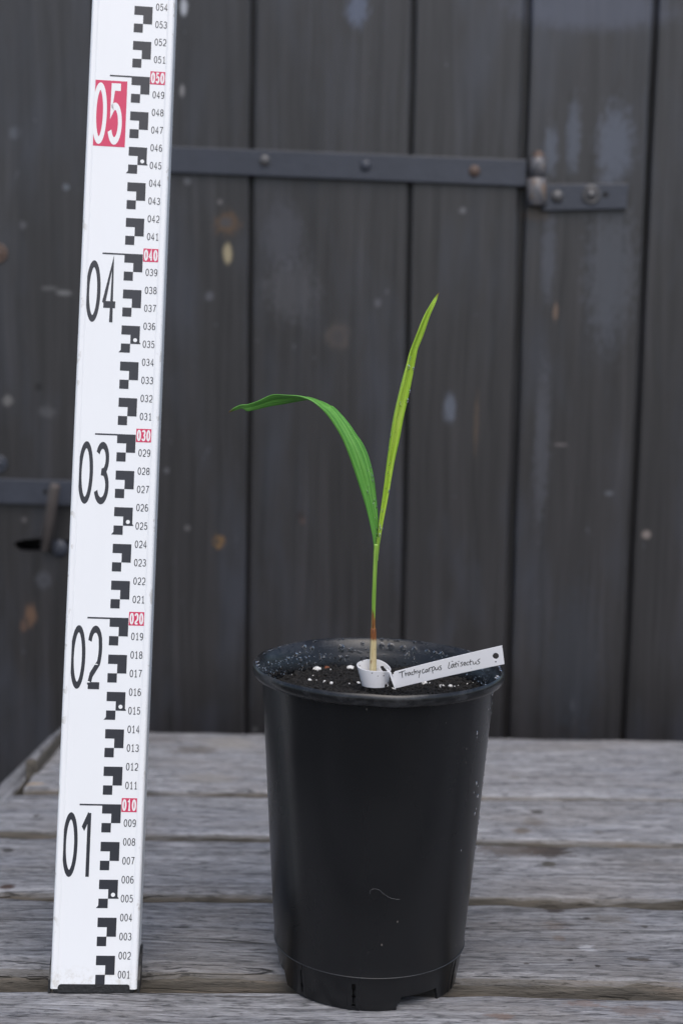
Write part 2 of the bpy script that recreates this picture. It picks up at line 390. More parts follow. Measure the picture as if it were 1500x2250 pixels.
def stem_mat():
    m = NT('seedling_stem'); c = m.coord(); x, y, z = m.sep(c)
    n1 = m.noise(m.mapping(c, (900, 900, 60)), 1.0, 4, 0.6)
    n2 = m.noise(m.mapping(c, (420, 420, 130)), 1.0, 4, 0.65)
    pale = m.ramp(n1, [(0.3, (0.46, 0.36, 0.17)), (0.6, (0.66, 0.56, 0.33)), (0.75, (0.50, 0.38, 0.17))])
    pale = m.mix(m.ramp(n2, [(0.60, 0.0), (0.68, 0.9)]), pale, (0.20, 0.085, 0.025))
    m.set('Base Color', pale)
    m.set('Roughness', 0.5); m.set('Normal', m.bump(n1, 0.4, 0.0006))
    return m
M = {}
M['table'] = table_wood()
M['door'] = door_wood()
M['pot'] = pot_plastic()
M['staff'] = simple('white_staff_paint', (0.80, 0.815, 0.83), 0.42, var=0.012, vscale=60)
M['ink'] = simple('black_staff_print', (0.020, 0.022, 0.030), 0.45, var=0.25, vscale=900)
M['red'] = simple('red_staff_print', (0.60, 0.030, 0.105), 0.45, var=0.05, vscale=300)
M['white_print'] = simple('white_staff_print', (0.80, 0.81, 0.81), 0.45)
M['alu'] = simple('staff_side_aluminium', (0.66, 0.68, 0.69), 0.45, var=0.04, vscale=80)
M['dirt_edge'] = simple('soiled_white_edge', (0.55, 0.53, 0.46), 0.6, var=0.35, vscale=500)
M['cap'] = simple('black_end_cap', (0.012, 0.012, 0.013), 0.42, var=0.5, vscale=500, bump=(700, 0.5, 0.0008))
M['iron'] = simple('painted_iron', (0.040, 0.045, 0.060), 0.42, var=0.22, vscale=60, bump=(220, 0.35, 0.0010))
M['bolt'] = simple('worn_bolt', (0.10, 0.098, 0.10), 0.40, metal=0.3, var=0.45, vscale=220)
M['rusty'] = simple('rusty_bolt', (0.10, 0.065, 0.050), 0.6, var=0.6, vscale=300)
M['black'] = simple('dark_gap', (0.012, 0.012, 0.0125), 0.9)
M['ground'] = simple('paving', (0.055, 0.054, 0.052), 0.9, var=0.3, vscale=14)
M['perlite'] = simple('perlite', (0.78, 0.77, 0.74), 0.85, var=0.12, vscale=500, bump=(900, 0.8, 0.0012))
M['clay'] = simple('clay_crumb', (0.22, 0.075, 0.035), 0.8, var=0.4, vscale=700, bump=(900, 0.8, 0.0012))
M['tag_ink'] = simple('marker_ink', (0.010, 0.010, 0.012), 0.5)

def water_mat():
    m = NT('water'); m.set('Base Color', (1, 1, 1)); m.set('Roughness', 0.02); m.set('IOR', 1.333); m.set('Transmission Weight', 1.0)
    return m.m
M['water'] = water_mat()
def knuckle_mat():
    m = NT('worn_knuckle_iron'); c = m.coord()
    f = m.noise(m.mapping(c, (140, 140, 60)), 1.0, 4, 0.65)
    m.set('Base Color', m.ramp(f, [(0.36, (0.07, 0.07, 0.078)), (0.52, (0.15, 0.147, 0.155)), (0.63, (0.17, 0.13, 0.10)), (0.74, (0.24, 0.12, 0.05))]))
    m.set('Roughness', 0.45); m.set('Metallic', 0.2); m.set('Normal', m.bump(f, 0.4, 0.001)); return m.m
M['knuckle'] = knuckle_mat()
def soil_mat():
    m = NT('peat_soil'); c = m.coord()
    f = m.noise(c, 520, 5, 0.7)
    col = m.ramp(f, [(0.35, (0.003, 0.0027, 0.0024)), (0.55, (0.010, 0.0085, 0.0075)), (0.74, (0.032, 0.024, 0.018))])
    m.set('Base Color', col); m.set('Roughness', 0.75); m.set('Normal', m.bump(f, 0.9, 0.0016)); return m.m
M['soil'] = soil_mat()
def tag_mat():
    m = NT('white_tag_plastic'); c = m.coord()
    v = m.n('ShaderNodeTexVoronoi', feature='F1'); m.l(m.mapping(c, (1, 1, 1.3)), v.inputs['Vector']); v.inputs['Scale'].default_value = 620
    rnd = m.sep(v.outputs['Color'])[0]
    x, y, z = m.sep(c)
    dens = m.ramp(x, [(0.0, 0.0), (1.0, 1.0)])
    mr = m.n('ShaderNodeMapRange'); m.l(x, mr.inputs[0]); mr.inputs[1].default_value = 0.012; mr.inputs[2].default_value = 0.034; mr.inputs[3].default_value = 0.80; mr.inputs[4].default_value = 0.985
    on = m.math('GREATER_THAN', rnd, mr.outputs[0])
    wn = m.noise(m.mapping(c, (700, 700, 500)), 1.0, 2)
    d = m.math('ADD', v.outputs['Distance'], m.math('MULTIPLY', m.math('SUBTRACT', wn, 0.5), 0.5))
    sp_ = m.math('MULTIPLY', on, m.ramp(d, [(0.20, 1.0), (0.30, 0.0)]))
    col = m.mix(sp_, (0.80, 0.80, 0.82), (0.025, 0.02, 0.018))
    m.set('Base Color', col); m.set('Roughness', 0.42)
    tr = m.n('ShaderNodeBsdfTranslucent'); tr.inputs[0].default_value = (0.8, 0.8, 0.82, 1)
    mx = m.n('ShaderNodeMixShader'); mx.inputs[0].default_value = 0.15
    m.l(m.p.outputs[0], mx.inputs[1]); m.l(tr.outputs[0], mx.inputs[2]); m.l(mx.outputs[0], m.out.inputs[0])
    return m.m
M['tag'] = tag_mat()
M['leaf_a'] = leaf_mat('arching_leaf', (0.078, 0.265, 0.040), (0.15, 0.43, 0.074), (0.25, 0.54, 0.135), (1.0, 1.0, 0.35), 0.34, 16, 0.30)
M['leaf_b'] = leaf_mat('upright_leaf', (0.28, 0.52, 0.034), (0.46, 0.69, 0.070), (0.66, 0.82, 0.18), (1.0, 1.0, 0.45), 0.36, 9, 0.22)

# ------------------------------------------------------------------ ground
GZ = -0.74
tag(mesh('ground', [(-25, -30, GZ), (25, -30, GZ), (25, 6, GZ), (-25, 6, GZ)], [(0, 1, 2, 3)], M['ground']), kind='structure')

# ------------------------------------------------------------------ plank door and wall
def door_plank(parent, L, Rr, seed, z0=GZ + 0.02, z1=1.35, th=0.010, bev=0.0022, yoff=0.0, mat=None, name='plank'):
    """upright board between two seam lines, each ((px,py),(px,py)) in the photograph, on the door face"""
    def line(S):
        a, b = on_y(*S[0], YD), on_y(*S[1], YD)
        return lambda z: a.x + (b.x - a.x) * (z - a.z) / (b.z - a.z)
    xl, xr = line(L), line(Rr)
    V, Fc = [], []; rows = 110; N = 8
    for i in range(rows + 1):
        z = lerp(z0, z1, i / rows)
        wl = noise.noise(Vector((z * 9, seed * 3.1, 0))) * 0.0007 + noise.noise(Vector((z * 45, seed * 3.1, 2))) * 0.0003
        wr = noise.noise(Vector((z * 9, seed * 5.7, 4))) * 0.0007 + noise.noise(Vector((z * 45, seed * 5.7, 6))) * 0.0003
        a, b = xl(z) + wl, xr(z) + wr; y = YD + yoff
        V += [(a, y + bev, z), (a + bev * .35, y + bev * .35, z), (a + bev, y, z), (b - bev, y, z), (b - bev * .35, y + bev * .35, z), (b, y + bev, z), (b, y + th, z), (a, y + th, z)]
    for i in range(rows):
        for k in range(N):
            k2 = (k + 1) % N
            Fc.append((i*N+k, i*N+k2, (i+1)*N+k2, (i+1)*N+k))
    Fc.append(tuple(range(N - 1, -1, -1))); Fc.append(tuple(rows*N + k for k in range(N)))
    o = mesh(name, V, Fc, mat or M['door'], parent)
    o.matrix_parent_inverse = Matrix.Translation(-Vector(parent.location))
    return o
def shift(S, d): return tuple((x + d, y) for x, y in S)
S207 = ((215, 0), (203, 1610)); S556 = ((556, 0), (541, 1610)); S905 = ((909, 0), (880, 1610)); S1160 = ((1161, 0), (1112, 1610)); S1440 = ((1441, 0), (1369, 1610))
SL = ((-150, 0), (-150, 1610)); SR = ((1790, 0), (1730, 1610))
door = empty('plank_door', (0.0, YD, GZ))
tag(door, 'dark stained plank door hung on the long iron strap hinge', 'door')
for i, (a, b, yo) in enumerate(((shift(S207, 4), shift(S556, -4), 0.0), (shift(S556, 4), shift(S905, -3.5), 0.0012), (shift(S905, 3.5), shift(S1160, -8), 0.0))):
    door_plank(door, a, b, i + 1, yoff=yo)
wall = empty('plank_wall', (0.30, YD, GZ))
tag(wall, 'dark boarded wall beside the door carrying the short hinge plate', 'wall')
for i, (a, b, yo) in enumerate(((shift(S1160, 7), shift(S1440, -6), 0.0), (shift(S1440, 6), SR, 0.0008))):
    door_plank(wall, a, b, i + 11, yoff=yo)
left = empty('plank_door', (-0.30, YD, GZ))
tag(left, 'dark plank door leaf with flat iron bar and steel pin in a slot', 'door')
def behind(parent, xa, xb, d=0.030, mt='black'):
    o = bm_obj('backing_board', box_bm(xa, xb, YD + d, YD + d + 0.015, GZ + 0.02, 1.35), M[mt], parent)
    o.matrix_parent_inverse = Matrix.Translation(-Vector(parent.location))
behind(door, -0.212, 0.150, 0.0125, 'door'); behind(wall, 0.152, 0.45, 0.0125, 'door'); behind(left, -0.40, -0.2135)

# left leaf: one board with the slot cut right through it
def slotted_board():
    xa, xb = on_y(-150, 800, YD).x, on_y(205, 800, YD).x
    z0, z1 = GZ + 0.02, 1.35
    c = on_y(92, 1197, YD); rx, rz = 62 / FPX * YD, 14 / FPX * YD
    N = 64; V, Fc = [], []
    ang = [2 * math.pi * i / N for i in range(N)]
    def rect(a):
        dx, dz = math.cos(a), math.sin(a)
        t = min([(xb - c.x) / dx if dx > 1e-9 else 1e9, (xa - c.x) / dx if dx < -1e-9 else 1e9, (z1 - c.z) / dz if dz > 1e-9 else 1e9, (z0 - c.z) / dz if dz < -1e-9 else 1e9])
        return c.x + dx * t, c.z + dz * t
    corners = [math.atan2(z - c.z, x - c.x) % (2 * math.pi) for x in (xa, xb) for z in (z0, z1)]
    for k in corners:
        j = min(range(N), key=lambda i: abs(ang[i] - k)); ang[j] = k
    for y in (YD, YD + 0.026):
        for a in ang:
            X, Z = rect(a); V.append((X, y, Z))
        for i, a in enumerate(ang):
            wv = 1 + 0.05 * math.sin(3 * a + 1) + 0.03 * math.sin(5 * a)
            e = 0.8
            V.append((c.x + rx * wv * math.copysign(abs(math.cos(a)) ** e, math.cos(a)), y, c.z + rz * wv * math.copysign(abs(math.sin(a)) ** e, math.sin(a)) + 0.0015 * math.cos(a)))
    for i in range(N):
        j = (i + 1) % N
        Fc += [(i, j, N + j, N + i), (N + i, N + j, 3*N + j, 3*N + i), (2*N + j, 2*N + i, 3*N + i, 3*N + j), (j, i, 2*N + i, 2*N + j)]
    o = mesh('plank', V, Fc, M['door'], left); o.matrix_parent_inverse = Matrix.Translation(-Vector(left.location)); return o
slotted_board()

def in_parent(o, parent, root=None):
    """o holds world coordinates; hang it under parent"""
    o.parent = parent; o.matrix_parent_inverse = parent_world(parent).inverted(); return o
def parent_world(o):
    m = Matrix.Identity(4); ch = []
    while o: ch.append(o); o = o.parent
    for q in reversed(ch):
        m = m @ q.matrix_parent_inverse @ (q.matrix_basis if q.type != 'EMPTY' else Matrix.LocRotScale(q.location, q.rotation_euler.to_quaternion() if q.rotation_mode != 'QUATERNION' else q.rotation_quaternion, q.scale))
    return m
def bar(name, corners, y_front, y_back, mat, parent, bev=0.0008, hole=None):
    """flat iron bar from its four photographed corners (tl, tr, br, bl) on the door face"""
    P = [on_y(x, y, y_front) for x, y in corners]
    bm = bmesh.new()
    fr = [bm.verts.new((p.x, y_front, p.z)) for p in P]; bk = [bm.verts.new((p.x, y_back, p.z)) for p in P]
    bm.faces.new(list(reversed(fr))); bm.faces.new(bk)
    for i in range(4):
        j = (i + 1) % 4; bm.faces.new((fr[i], fr[j], bk[j], bk[i]))
    bmesh.ops.recalc_face_normals(bm, faces=bm.faces[:])
    bmesh.ops.bevel(bm, geom=bm.edges[:], offset=bev, segments=2, affect='EDGES', profile=0.5)
    o = bm_obj(name, bm, mat); in_parent(o, parent); return o
def dome(name, px, py, rpx, y, mat, parent, h=0.55, square=False, washer=False):
    p = on_y(px, py, y); r = rpx / FPX * YD
    prof = [(r * math.cos(t), r * h * math.sin(t)) for t in [i * math.pi / 2 / 7 for i in range(8)]]
    prof = [(r * 1.02, -0.001)] + prof[:-1] + [(r * 0.02, r * h)]
    if washer: prof = [(r * 1.55, -0.001), (r * 1.55, 0.0012), (r * 1.02, 0.0016)] + prof[1:]
    V, Fc = lathe(prof, 24)
    Fc.append(tuple(len(prof) * i + len(prof) - 1 for i in range(24)))
    V = [(p.x + a, y - c_, p.z + b) for a, b, c_ in V]
    o = mesh(name, V, [tuple(reversed(f)) for f in Fc], mat, None, True); in_parent(o, parent); return o

strap = bar('strap_hinge', ((240, 315), (1157, 350), (1155, 409), (240, 373)), YD - 0.0045, YD - 0.0002, M['iron'], door)
for x, y, mt in ((581, 352, M['bolt']), (803, 363, M['iron']), (1042, 375, M['rusty'])):
    dome('bolt', x, y, 12.5, YD - 0.0045, mt, strap)
# rolled eye of the strap round the pin
def cyl(name, pa, pb, r, mat, parent, n=28, ry=None, bev=0.0012):
    a, b = Vector(pa), Vector(pb); d = (b - a).normalized()
    V, Fc = tube([a, a + d * bev, b - d * bev, b], [r - bev, r, r, r - bev], n)
    o = mesh(name, V, Fc, mat, None, True); in_parent(o, parent); autosmooth(o, 50); return o
kr = 21 / FPX * YD
yk = YD - kr * 0.62
top, mid_, bot = on_y(1182, 345, yk), on_y(1179, 391, yk), on_y(1178, 452, yk)
cyl('rolled_eye', mid_ + Vector((0.0005, 0, 0.0008)), top, kr * 0.86, M['knuckle'], strap)
plate = bar('hinge_plate', ((1190, 404), (1380, 402), (1376, 458), (1190, 463)), YD - 0.0055, YD - 0.0002, M['iron'], wall)
cyl('pintle_barrel', bot, mid_, kr * 1.05, M['knuckle'], plate)
pt = on_y(1184, 331, yk)
V, Fc = tube([top - Vector((0, 0, .002)), top + (pt - top) * .5, pt], [kr * .66, kr * .58, kr * .25], 20)
o = mesh('pintle_tip', V, Fc, M['rusty'], None, True); in_parent(o, plate)
dome('bolt', 1224, 431, 14, YD - 0.0055, M['bolt'], plate, 0.6)
dome('bolt', 1298, 427, 13, YD - 0.0055, M['bolt'], plate, 0.75, washer=True)
dome('screw_hole', 1330, 427, 6.5, YD - 0.0056, M['black'], plate, 0.02)

latch = bar('latch_bar', ((-160, 1047), (195, 1058), (193, 1112), (-160, 1102)), YD - 0.006, YD - 0.0002, M['iron'], left)
dome('screw_hole', 100, 1081, 6, YD - 0.0061, M['black'], latch, 0.02)
dome('bolt', -4, 1019, 13, YD, M['iron'], left, 0.5, washer=True)
dome('bolt', -5, 556, 14, YD, M['rusty'], left, 0.5, washer=True)
pa, pb = on_y(121, 1066, YD - 0.028), on_y(101, 1203, YD - 0.008)
pinr = 12 / FPX * YD
V, Fc = tube([pa, pa + (pb - pa) * 0.02, pa + (pb - pa) * 0.6, pb, pb + Vector((0.0, 0.02, -0.002))], [pinr * .85, pinr, pinr, pinr, pinr * .9], 20)
o = mesh('latch_pin', V, Fc, simple('brown_steel_pin', (0.12, 0.104, 0.097), 0.38, metal=0.35, var=0.2, vscale=90), None, True); in_parent(o, left); autosmooth(o, 60)
dome('pin_disc', 130, 1205, 20, YD - 0.001, M['iron'], left, 0.45)

# ------------------------------------------------------------------ table
table = empty('wooden_table', (0.25, 0.85, GZ))
tag(table, 'weathered grey wooden plank table in front of the dark door', 'table')
def table_plank(xa, xb, yf, yb, seed, th=0.026, zt=0.0, rad=0.0045, name='plank', tone=1.0, notch=None):
    """board along x between two front/back edge functions of x"""
    n = int((xb - xa) / 0.004) + 1
    V, Fc = [], []
    for i in range(n + 1):
        x = lerp(xa, xb, i / n)
        e = min(i, n - i)
        def nz(k, f, amp): return noise.noise(Vector((x * f, seed * 7.3 + k * 3.3, k))) * amp
        f = yf(x) + nz(1, 14, .0008) + nz(2, 70, .0004) + nz(11, 220, .00025)
        b = yb(x) + nz(3, 14, .0008) + nz(4, 70, .0004)
        if notch: f += notch(x)
        rf = rad * (1 + 1.1 * nz(5, 20, 1.0) + .5 * nz(6, 80, 1)); rf = max(0.0012, rf); rb = rad * (1 + 0.8 * nz(7, 25, 1.0))
        sec = [(f, -th), (f, -rf * 1.3), (f + rf * .12, -rf * .75), (f + rf * .4, -rf * .3), (f + rf, -rf * 0.04)]
        m = 10
        for k in range(1, m):
            y = lerp(f + rf, b - rb, k / m)
            h = noise.noise(Vector((x * 8, y * 90, seed))) * .0005 + noise.noise(Vector((x * 40, y * 300, seed + 5))) * .0002
            sec.append((y, h - 0.0001))
        sec += [(b - rb, -rb * .04), (b - rb * .4, -rb * .3), (b - rb * .1, -rb * .75), (b, -rb * 1.3), (b, -th)]
        sh = 0.0
        if e == 0: sh = 0.0014
        for y, z in sec:
            cy = (f + b) / 2
            if e == 0:
                y = cy + (y - cy) * (1 - sh * 2 / (b - f)); z = z * .9 - 0.0012
            xe = x + (noise.noise(Vector((y * 60, seed, 3))) * .0012 if e < 1 else 0)
            V.append((xe, y, z + zt))
    m = len(sec)
    for i in range(n):
        for k in range(m):
            k2 = (k + 1) % m
            Fc.append((i*m+k, (i+1)*m+k, (i+1)*m+k2, i*m+k2))
    Fc.append(tuple(range(m))); Fc.append(tuple(n*m + k for k in range(m - 1, -1, -1)))
    o = mesh(name, V, Fc, M['table'], None); in_parent(o, table); fill_smooth(o, 55); o.color = (tone, tone, tone, 1); return o
def ln(pl, pr):
    a, b = on_z(*pl), on_z(*pr)
    return lambda x: a.y + (b.y - a.y) * (x - a.x) / (b.x - a.x)
back = ln((450, 1609), (1300, 1623))
f1, b2 = ln((450, 1739), (1300, 1752)), ln((450, 1747), (1300, 1757))
f2, b3 = ln((450, 1833), (1300, 1847)), ln((450, 1844), (1300, 1857))
f3, b4 = ln((450, 1964), (1300, 1973)), ln((450, 1975), (1300, 1987))
f4, b5 = ln((450, 2136), (1300, 2153)), ln((450, 2177), (1300, 2188))
XR = 0.85
table_plank(-0.2415, XR, f1, back, 1, tone=1.30)
table_plank(-0.2500, XR, f2, b2, 2, tone=1.22)
table_plank(-0.2530, XR, f3, b3, 3, tone=1.12)
table_plank(-0.2560, XR, f4, b4, 4, rad=0.006, tone=0.95)
table_plank(-0.2570, XR, lambda x: 0.600, b5, 5, tone=1.15)
table_plank(-0.2580, XR, lambda x: 0.480, lambda x: 0.588, 6)
# end rails, along y
def rail(name, xo0, xo1, xi0, xi1, ya, yb, zt, th, seed):
    """board along y; outer and inner x at the near (0) and far (1) end"""
    V, Fc = [], []; n = 60; r = 0.003
    for i in range(n + 1):
        t = i / n; y = lerp(ya, yb, t)
        xo = lerp(xo0, xo1, t) + noise.noise(Vector((y * 25, seed, 1))) * .0008; xi = lerp(xi0, xi1, t) + noise.noise(Vector((y * 25, seed, 5))) * .0008
        q = 0.9 if i in (0, n) else 1.0
        sec = [(xo, -th), (xo, -r), (xo + r * .3, -r * .3), (xo + r, 0), (xi - r, 0), (xi - r * .3, -r * .3), (xi, -r), (xi, -th)]
        c = (xo + xi) / 2
        for x, z in sec: V.append((c + (x - c) * (q + .06 if q < 1 else 1), y, zt + (z - .001 if q < 1 else z)))
    m = 8
    for i in range(n):
        for k in range(m):
            k2 = (k + 1) % m; Fc.append((i*m+k, i*m+k2, (i+1)*m+k2, (i+1)*m+k))
    Fc.append(tuple(range(m - 1, -1, -1))); Fc.append(tuple(n*m + k for k in range(m)))
    # turned a quarter so that the grain runs along it
    V2 = [(y, -x, z) for x, y, z in V]
    o = mesh(name, V2, Fc, M['table'], None); o.rotation_euler = (0, 0, math.pi / 2)
    o.parent = table; o.matrix_parent_inverse = Matrix.Translation(-Vector(table.location)); fill_smooth(o, 50); return o
ZR = 0.012
p1, p2, p3, p4 = on_z(57, 1664, ZR), on_z(146, 1590, ZR), on_z(85, 1668, ZR), on_z(150, 1606, ZR)
rail('end_rail', p1.x, p2.x, p3.x - .001, p4.x - .003, (p1.y + p3.y) / 2, back(-0.24) + 0.01, ZR, 0.017, 21)
q1, q2, q3, q4 = on_z(0, 1725, -.004), on_z(50, 1682, -.004), on_z(0, 1763, -.004), on_z(78, 1684, -.004)
sl = (q2.x - q1.x) / (q2.y - q1.y)
rail('end_rail', -0.303, -0.2545, -0.2605, -0.2440, 0.62, back(-0.24) + 0.008, -0.0052, 0.04, 22)
# frame below the top
for yy in (0.55, 1.12):
    o = bm_obj('cross_beam', box_bm(-0.22, 0.80, yy, yy + 0.045, -0.10, -0.0275, 0.003), M['table']); in_parent(o, table)
for xx in (-0.20, 0.74):
    for yy in (0.50, 1.17):
        o = bm_obj('leg', box_bm(xx, xx + 0.06, yy - .002, yy + 0.047, GZ, -0.0275, 0.003), M['table']); in_parent(o, table)

# ------------------------------------------------------------------ levelling staff
BX, BY, LB, LR, YAW = -0.1271, 0.7185, 0.1889, 0.0143, 0.0879
ax = Vector((math.tan(LR), math.tan(LB), 1)).normalized()
ux = Vector((math.cos(YAW), math.sin(YAW), 0)); ux = (ux - ax * ux.dot(ax)).normalized()
nx = ux.cross(ax)                       # out of the printed face, towards the viewer
SB = Vector((BX, BY, 0))
SM = Matrix(((ux.x, -nx.x, ax.x, SB.x), (ux.y, -nx.y, ax.y, SB.y), (ux.z, -nx.z, ax.z, SB.z), (0, 0, 0, 1)))
staff = empty('levelling_staff', mat=SM)
tag(staff, 'white levelling staff with black and red centimetre graduations standing on the table', 'measuring staff')
UL, UR, TH = -0.0235, 0.0222, 0.030
mm = 0.001
# hollow profile drawn as one extruded section: thin raised lips at both edges of the face
sec = [(UL, 0.0012), (UL + .0006, 0.0003), (UL + .0012, 0.0), (UL + .0030, 0.0), (UL + .0040, .0004), (UR - .0040, .0004), (UR - .0030, 0.0), (UR - .0012, 0.0), (UR - .0006, .0003), (UR, .0012), (UR, TH - .001), (UR - .001, TH), (UL + .001, TH), (UL, TH - .001)]
zs = [0.0025, 0.1, 0.3, 0.6, 0.9, 1.2]
V = [(x, y, z) for z in zs for x, y in sec]; n = len(sec)
Fc = [(i*n+k, i*n+(k+1) % n, (i+1)*n+(k+1) % n, (i+1)*n+k) for i in range(len(zs)-1) for k in range(n)]
Fc += [tuple(range(n-1, -1, -1)), tuple((len(zs)-1)*n + k for k in range(n))]
def staff_mat():
    m = NT('staff_body_paint'); c = m.coord(); x, y, z = m.sep(c)
    side = m.ramp(m.math('ABSOLUTE', m.sep(m.n('ShaderNodeTexCoord').outputs['Normal'])[0]), [(0.5, 0.0), (0.8, 1.0)])
    n1 = m.noise(c, 700, 4, 0.7)
    dirt = m.math('MULTIPLY', m.ramp(z, [(0.004, 1.0), (0.016, 0.0)]), m.ramp(m.noise(c, 260, 5, 0.7), [(0.46, 0.0), (0.72, 0.55)]))
    col = m.mix(side, (0.80, 0.815, 0.83), (0.82, 0.84, 0.85))
    sm = m.ramp(m.noise(m.mapping(c, (60, 60, 22)), 1.0, 4), [(0.45, 0.0), (0.75, 0.10)])
    col = m.mix(sm, col, (0.66, 0.67, 0.66))
    nick = m.math('MULTIPLY', m.ramp(m.math('ABSOLUTE', m.math('SUBTRACT', x, -0.00065)), [(0.0219, 0.0), (0.0226, 1.0)]), m.ramp(m.noise(m.mapping(c, (200, 200, 120)), 1.0, 3), [(0.62, 0.0), (0.66, 1.0)]))
    col = m.mix(m.math('MULTIPLY', nick, 0.6), col, (0.30, 0.27, 0.21))
    col = m.mix(dirt, col, (0.33, 0.27, 0.16))
    m.set('Base Color', col); m.set('Roughness', 0.42); return m.m
mesh('staff_body', V, Fc, staff_mat(), staff)
FY = 0.0004                               # level of the printed face
def sheet(name, polys, mat, lift, parent=staff):
    """flat print: polys in (u, v) metres, a hair above the face"""
    V, Fc = [], []
    for P in polys:
        b = len(V); V += [(u, FY - lift, v) for u, v in P]; Fc.append(tuple(range(b, b + len(P))))
    return mesh(name, V, Fc, mat, parent)
def rect(u0_, u1_, v0, v1): return [(u0_, v0), (u1_, v0), (u1_, v1), (u0_, v1)]
# stroke digits on a 1 x 1.8 cell; strokes are centre lines, closed flag
def arc(cx, cy, rx, ry, a0, a1, n=14):
    return [(cx + rx * math.cos(math.radians(lerp(a0, a1, i / n))), cy + ry * math.sin(math.radians(lerp(a0, a1, i / n)))) for i in range(n + 1)]
def digit(d, foot):
    if d == '0': return [arc(.5, .9, .5, .9, 90, 450, 40)]
    if d == '1':
        s = [[(.12, 1.42), (.55, 1.80), (.55, 0)]] if foot else [[(.10, 1.40), (.62, 1.86)], [(.62, 1.9), (.62, -.1)]]
        if foot: s.append([(.15, 0), (.95, 0)])
        return s
    if d == '2': return [arc(.5, 1.32, .47, .48, 168, 20, 14) + arc(.42, 1.2, .56, .75, 2, -40, 6) + [(.25, .34), (.06, .0)], [(.0, 0), (1.0, 0)]]
    if d == '3': return [arc(.47, 1.36, .44, .44, 155, -80, 18) + [(.40, .94)], arc(.46, .48, .50, .48, 88, -160, 20)]
    if d == '4': return [[(.70, -.1), (.70, 1.86), (.0, .52)], [(-.02, .48), (1.04, .48)]]
    if d == '5': return [[(.92, 1.8), (.2, 1.8), (.12, .98)] + arc(.46, .58, .50, .58, 122, -155, 22)]
    if d == '6': return [arc(.5, .55, .48, .55, 90, 450, 30), [(.03, .62)] + arc(.55, 1.10, .50, .70, 190, 50, 12)]
    if d == '7': return [[(.0, 1.8), (.98, 1.8), (.62, 1.0), (.34, .0)]]
    if d == '8': return [arc(.5, 1.37, .42, .43, 90, 450, 28), arc(.5, .48, .5, .48, 90, 450, 28)]
    if d == '9': return [arc(.5, 1.25, .48, .55, 90, 450, 30), [(.97, 1.18)] + arc(.45, .70, .50, .70, 10, -130, 12)]
def ribbon(pts, wx, wy):
    """centre line -> quads; the pen is wx wide across and wy tall (stretched lettering)"""
    closed = (Vector(pts[0]) - Vector(pts[-1])).length < 1e-6
    P = [Vector(p) for p in pts]
    if closed: P = P[:-1]
    n = len(P); Lf, Rt = [], []
    for i in range(n):
        a = P[(i - 1) % n] if (closed or i > 0) else P[i]
        b = P[(i + 1) % n] if (closed or i < n - 1) else P[i]
        d1 = Vector(((P[i] - a).x / wx, (P[i] - a).y / wy)); d2 = Vector(((b - P[i]).x / wx, (b - P[i]).y / wy))
        d1 = d1.normalized() if d1.length > 1e-9 else d2.normalized(); d2 = d2.normalized() if d2.length > 1e-9 else d1
        t = (d1 + d2); t = t.normalized() if t.length > 1e-6 else d1
        nn = Vector((-t.y, t.x)); k = 1 / max(0.45, nn.dot(Vector((-d1.y, d1.x))))
        off = Vector((nn.x * wx / 2 * k, nn.y * wy / 2 * k))
        Lf.append(P[i] + off); Rt.append(P[i] - off)
    qs = []
    for i in range(n if closed else n - 1):
        j = (i + 1) % n; qs.append([tuple(Rt[i]), tuple(Rt[j]), tuple(Lf[j]), tuple(Lf[i])])
    return qs
def number(name, txt, u0_, u1_, v0, v1, pen_x, pen_y, gap, mat, lift, foot=True, parent=staff):
    n = len(txt); cw = (u1_ - u0_ - gap * (n - 1)) / n; V, Fc = [], []
    lay = 0
    for i, ch in enumerate(txt):
        a = u0_ + i * (cw + gap) + pen_x / 2; wd = cw - pen_x; hb = v0 + pen_y / 2; ht = v1 - v0 - pen_y
        for si, s in enumerate(digit(ch, foot)):
            pts = [(a + wd * x, hb + ht * y / 1.8) for x, y in s]
            q = ribbon(pts, pen_x, pen_y)
            b = len(V)
            for P in q:
                V += [(u, FY - lift - si * 0.00002, v) for u, v in P]
            Fc += [(b + 4*k, b + 4*k + 1, b + 4*k + 2, b + 4*k + 3) for k in range(len(q))]
    return mesh(name, V, Fc, mat, parent)
cm = 0.01
for k in range(2, 59, 2):                  # the stepped E blocks, 5 mm a step
    t = k * cm
    five = (k % 10 == 6); ten = (k % 10 == 0)
    polys = [rect(0, .010, t - .005, t), rect(.005, .010, t - .010, t - .005), rect(0, .005, t - .015, t - .010)]
    if five: polys += [[(.010, t - .010), (.0107, t - .0099), (.010, t - .0088)], [(0, t - .015), (0, t - .0136), (-.0012, t - .0150)]]
    if ten: polys.append(rect(-.012, 0, t - .00085, t))
    o = sheet('graduation_block', polys, M['ink'], .00010)
    if five:
        r = .0011
        sheet('white_dot', [[(.0076 + r * math.cos(a * math.pi / 10), t - .0079 + r * math.sin(a * math.pi / 10)) for a in range(20)]], M['white_print'], .00016, o)
for k in range(1, 60):
    v = k * cm
    if k % 10 == 0:
        o = sheet('red_number_panel', [rect(.0102, .0184, v - .0040, v + .0034)], M['red'], .00010)
        number('number', '%03d' % k, .0106, .0180, v - .0034, v + .0028, .00085, .00085, .0003, M['white_print'], .00016, True, o)
    else:
        number('number', '%03d' % k, .0118, .0183, v - .0019, v + .0022, .00042, .00044, .0004, M['ink'], .00010, True)
for d in range(1, 5):
    number('decimetre_number', '0%d' % d, -.0202, -.0033, d * .1 - .0388, d * .1 - .0046, .00185, .0038, .0010, M['ink'], .00010, False)
o = sheet('red_decimetre_panel', [rect(-.0222, -.0023, .4595, .4967)], M['red'], .00010)
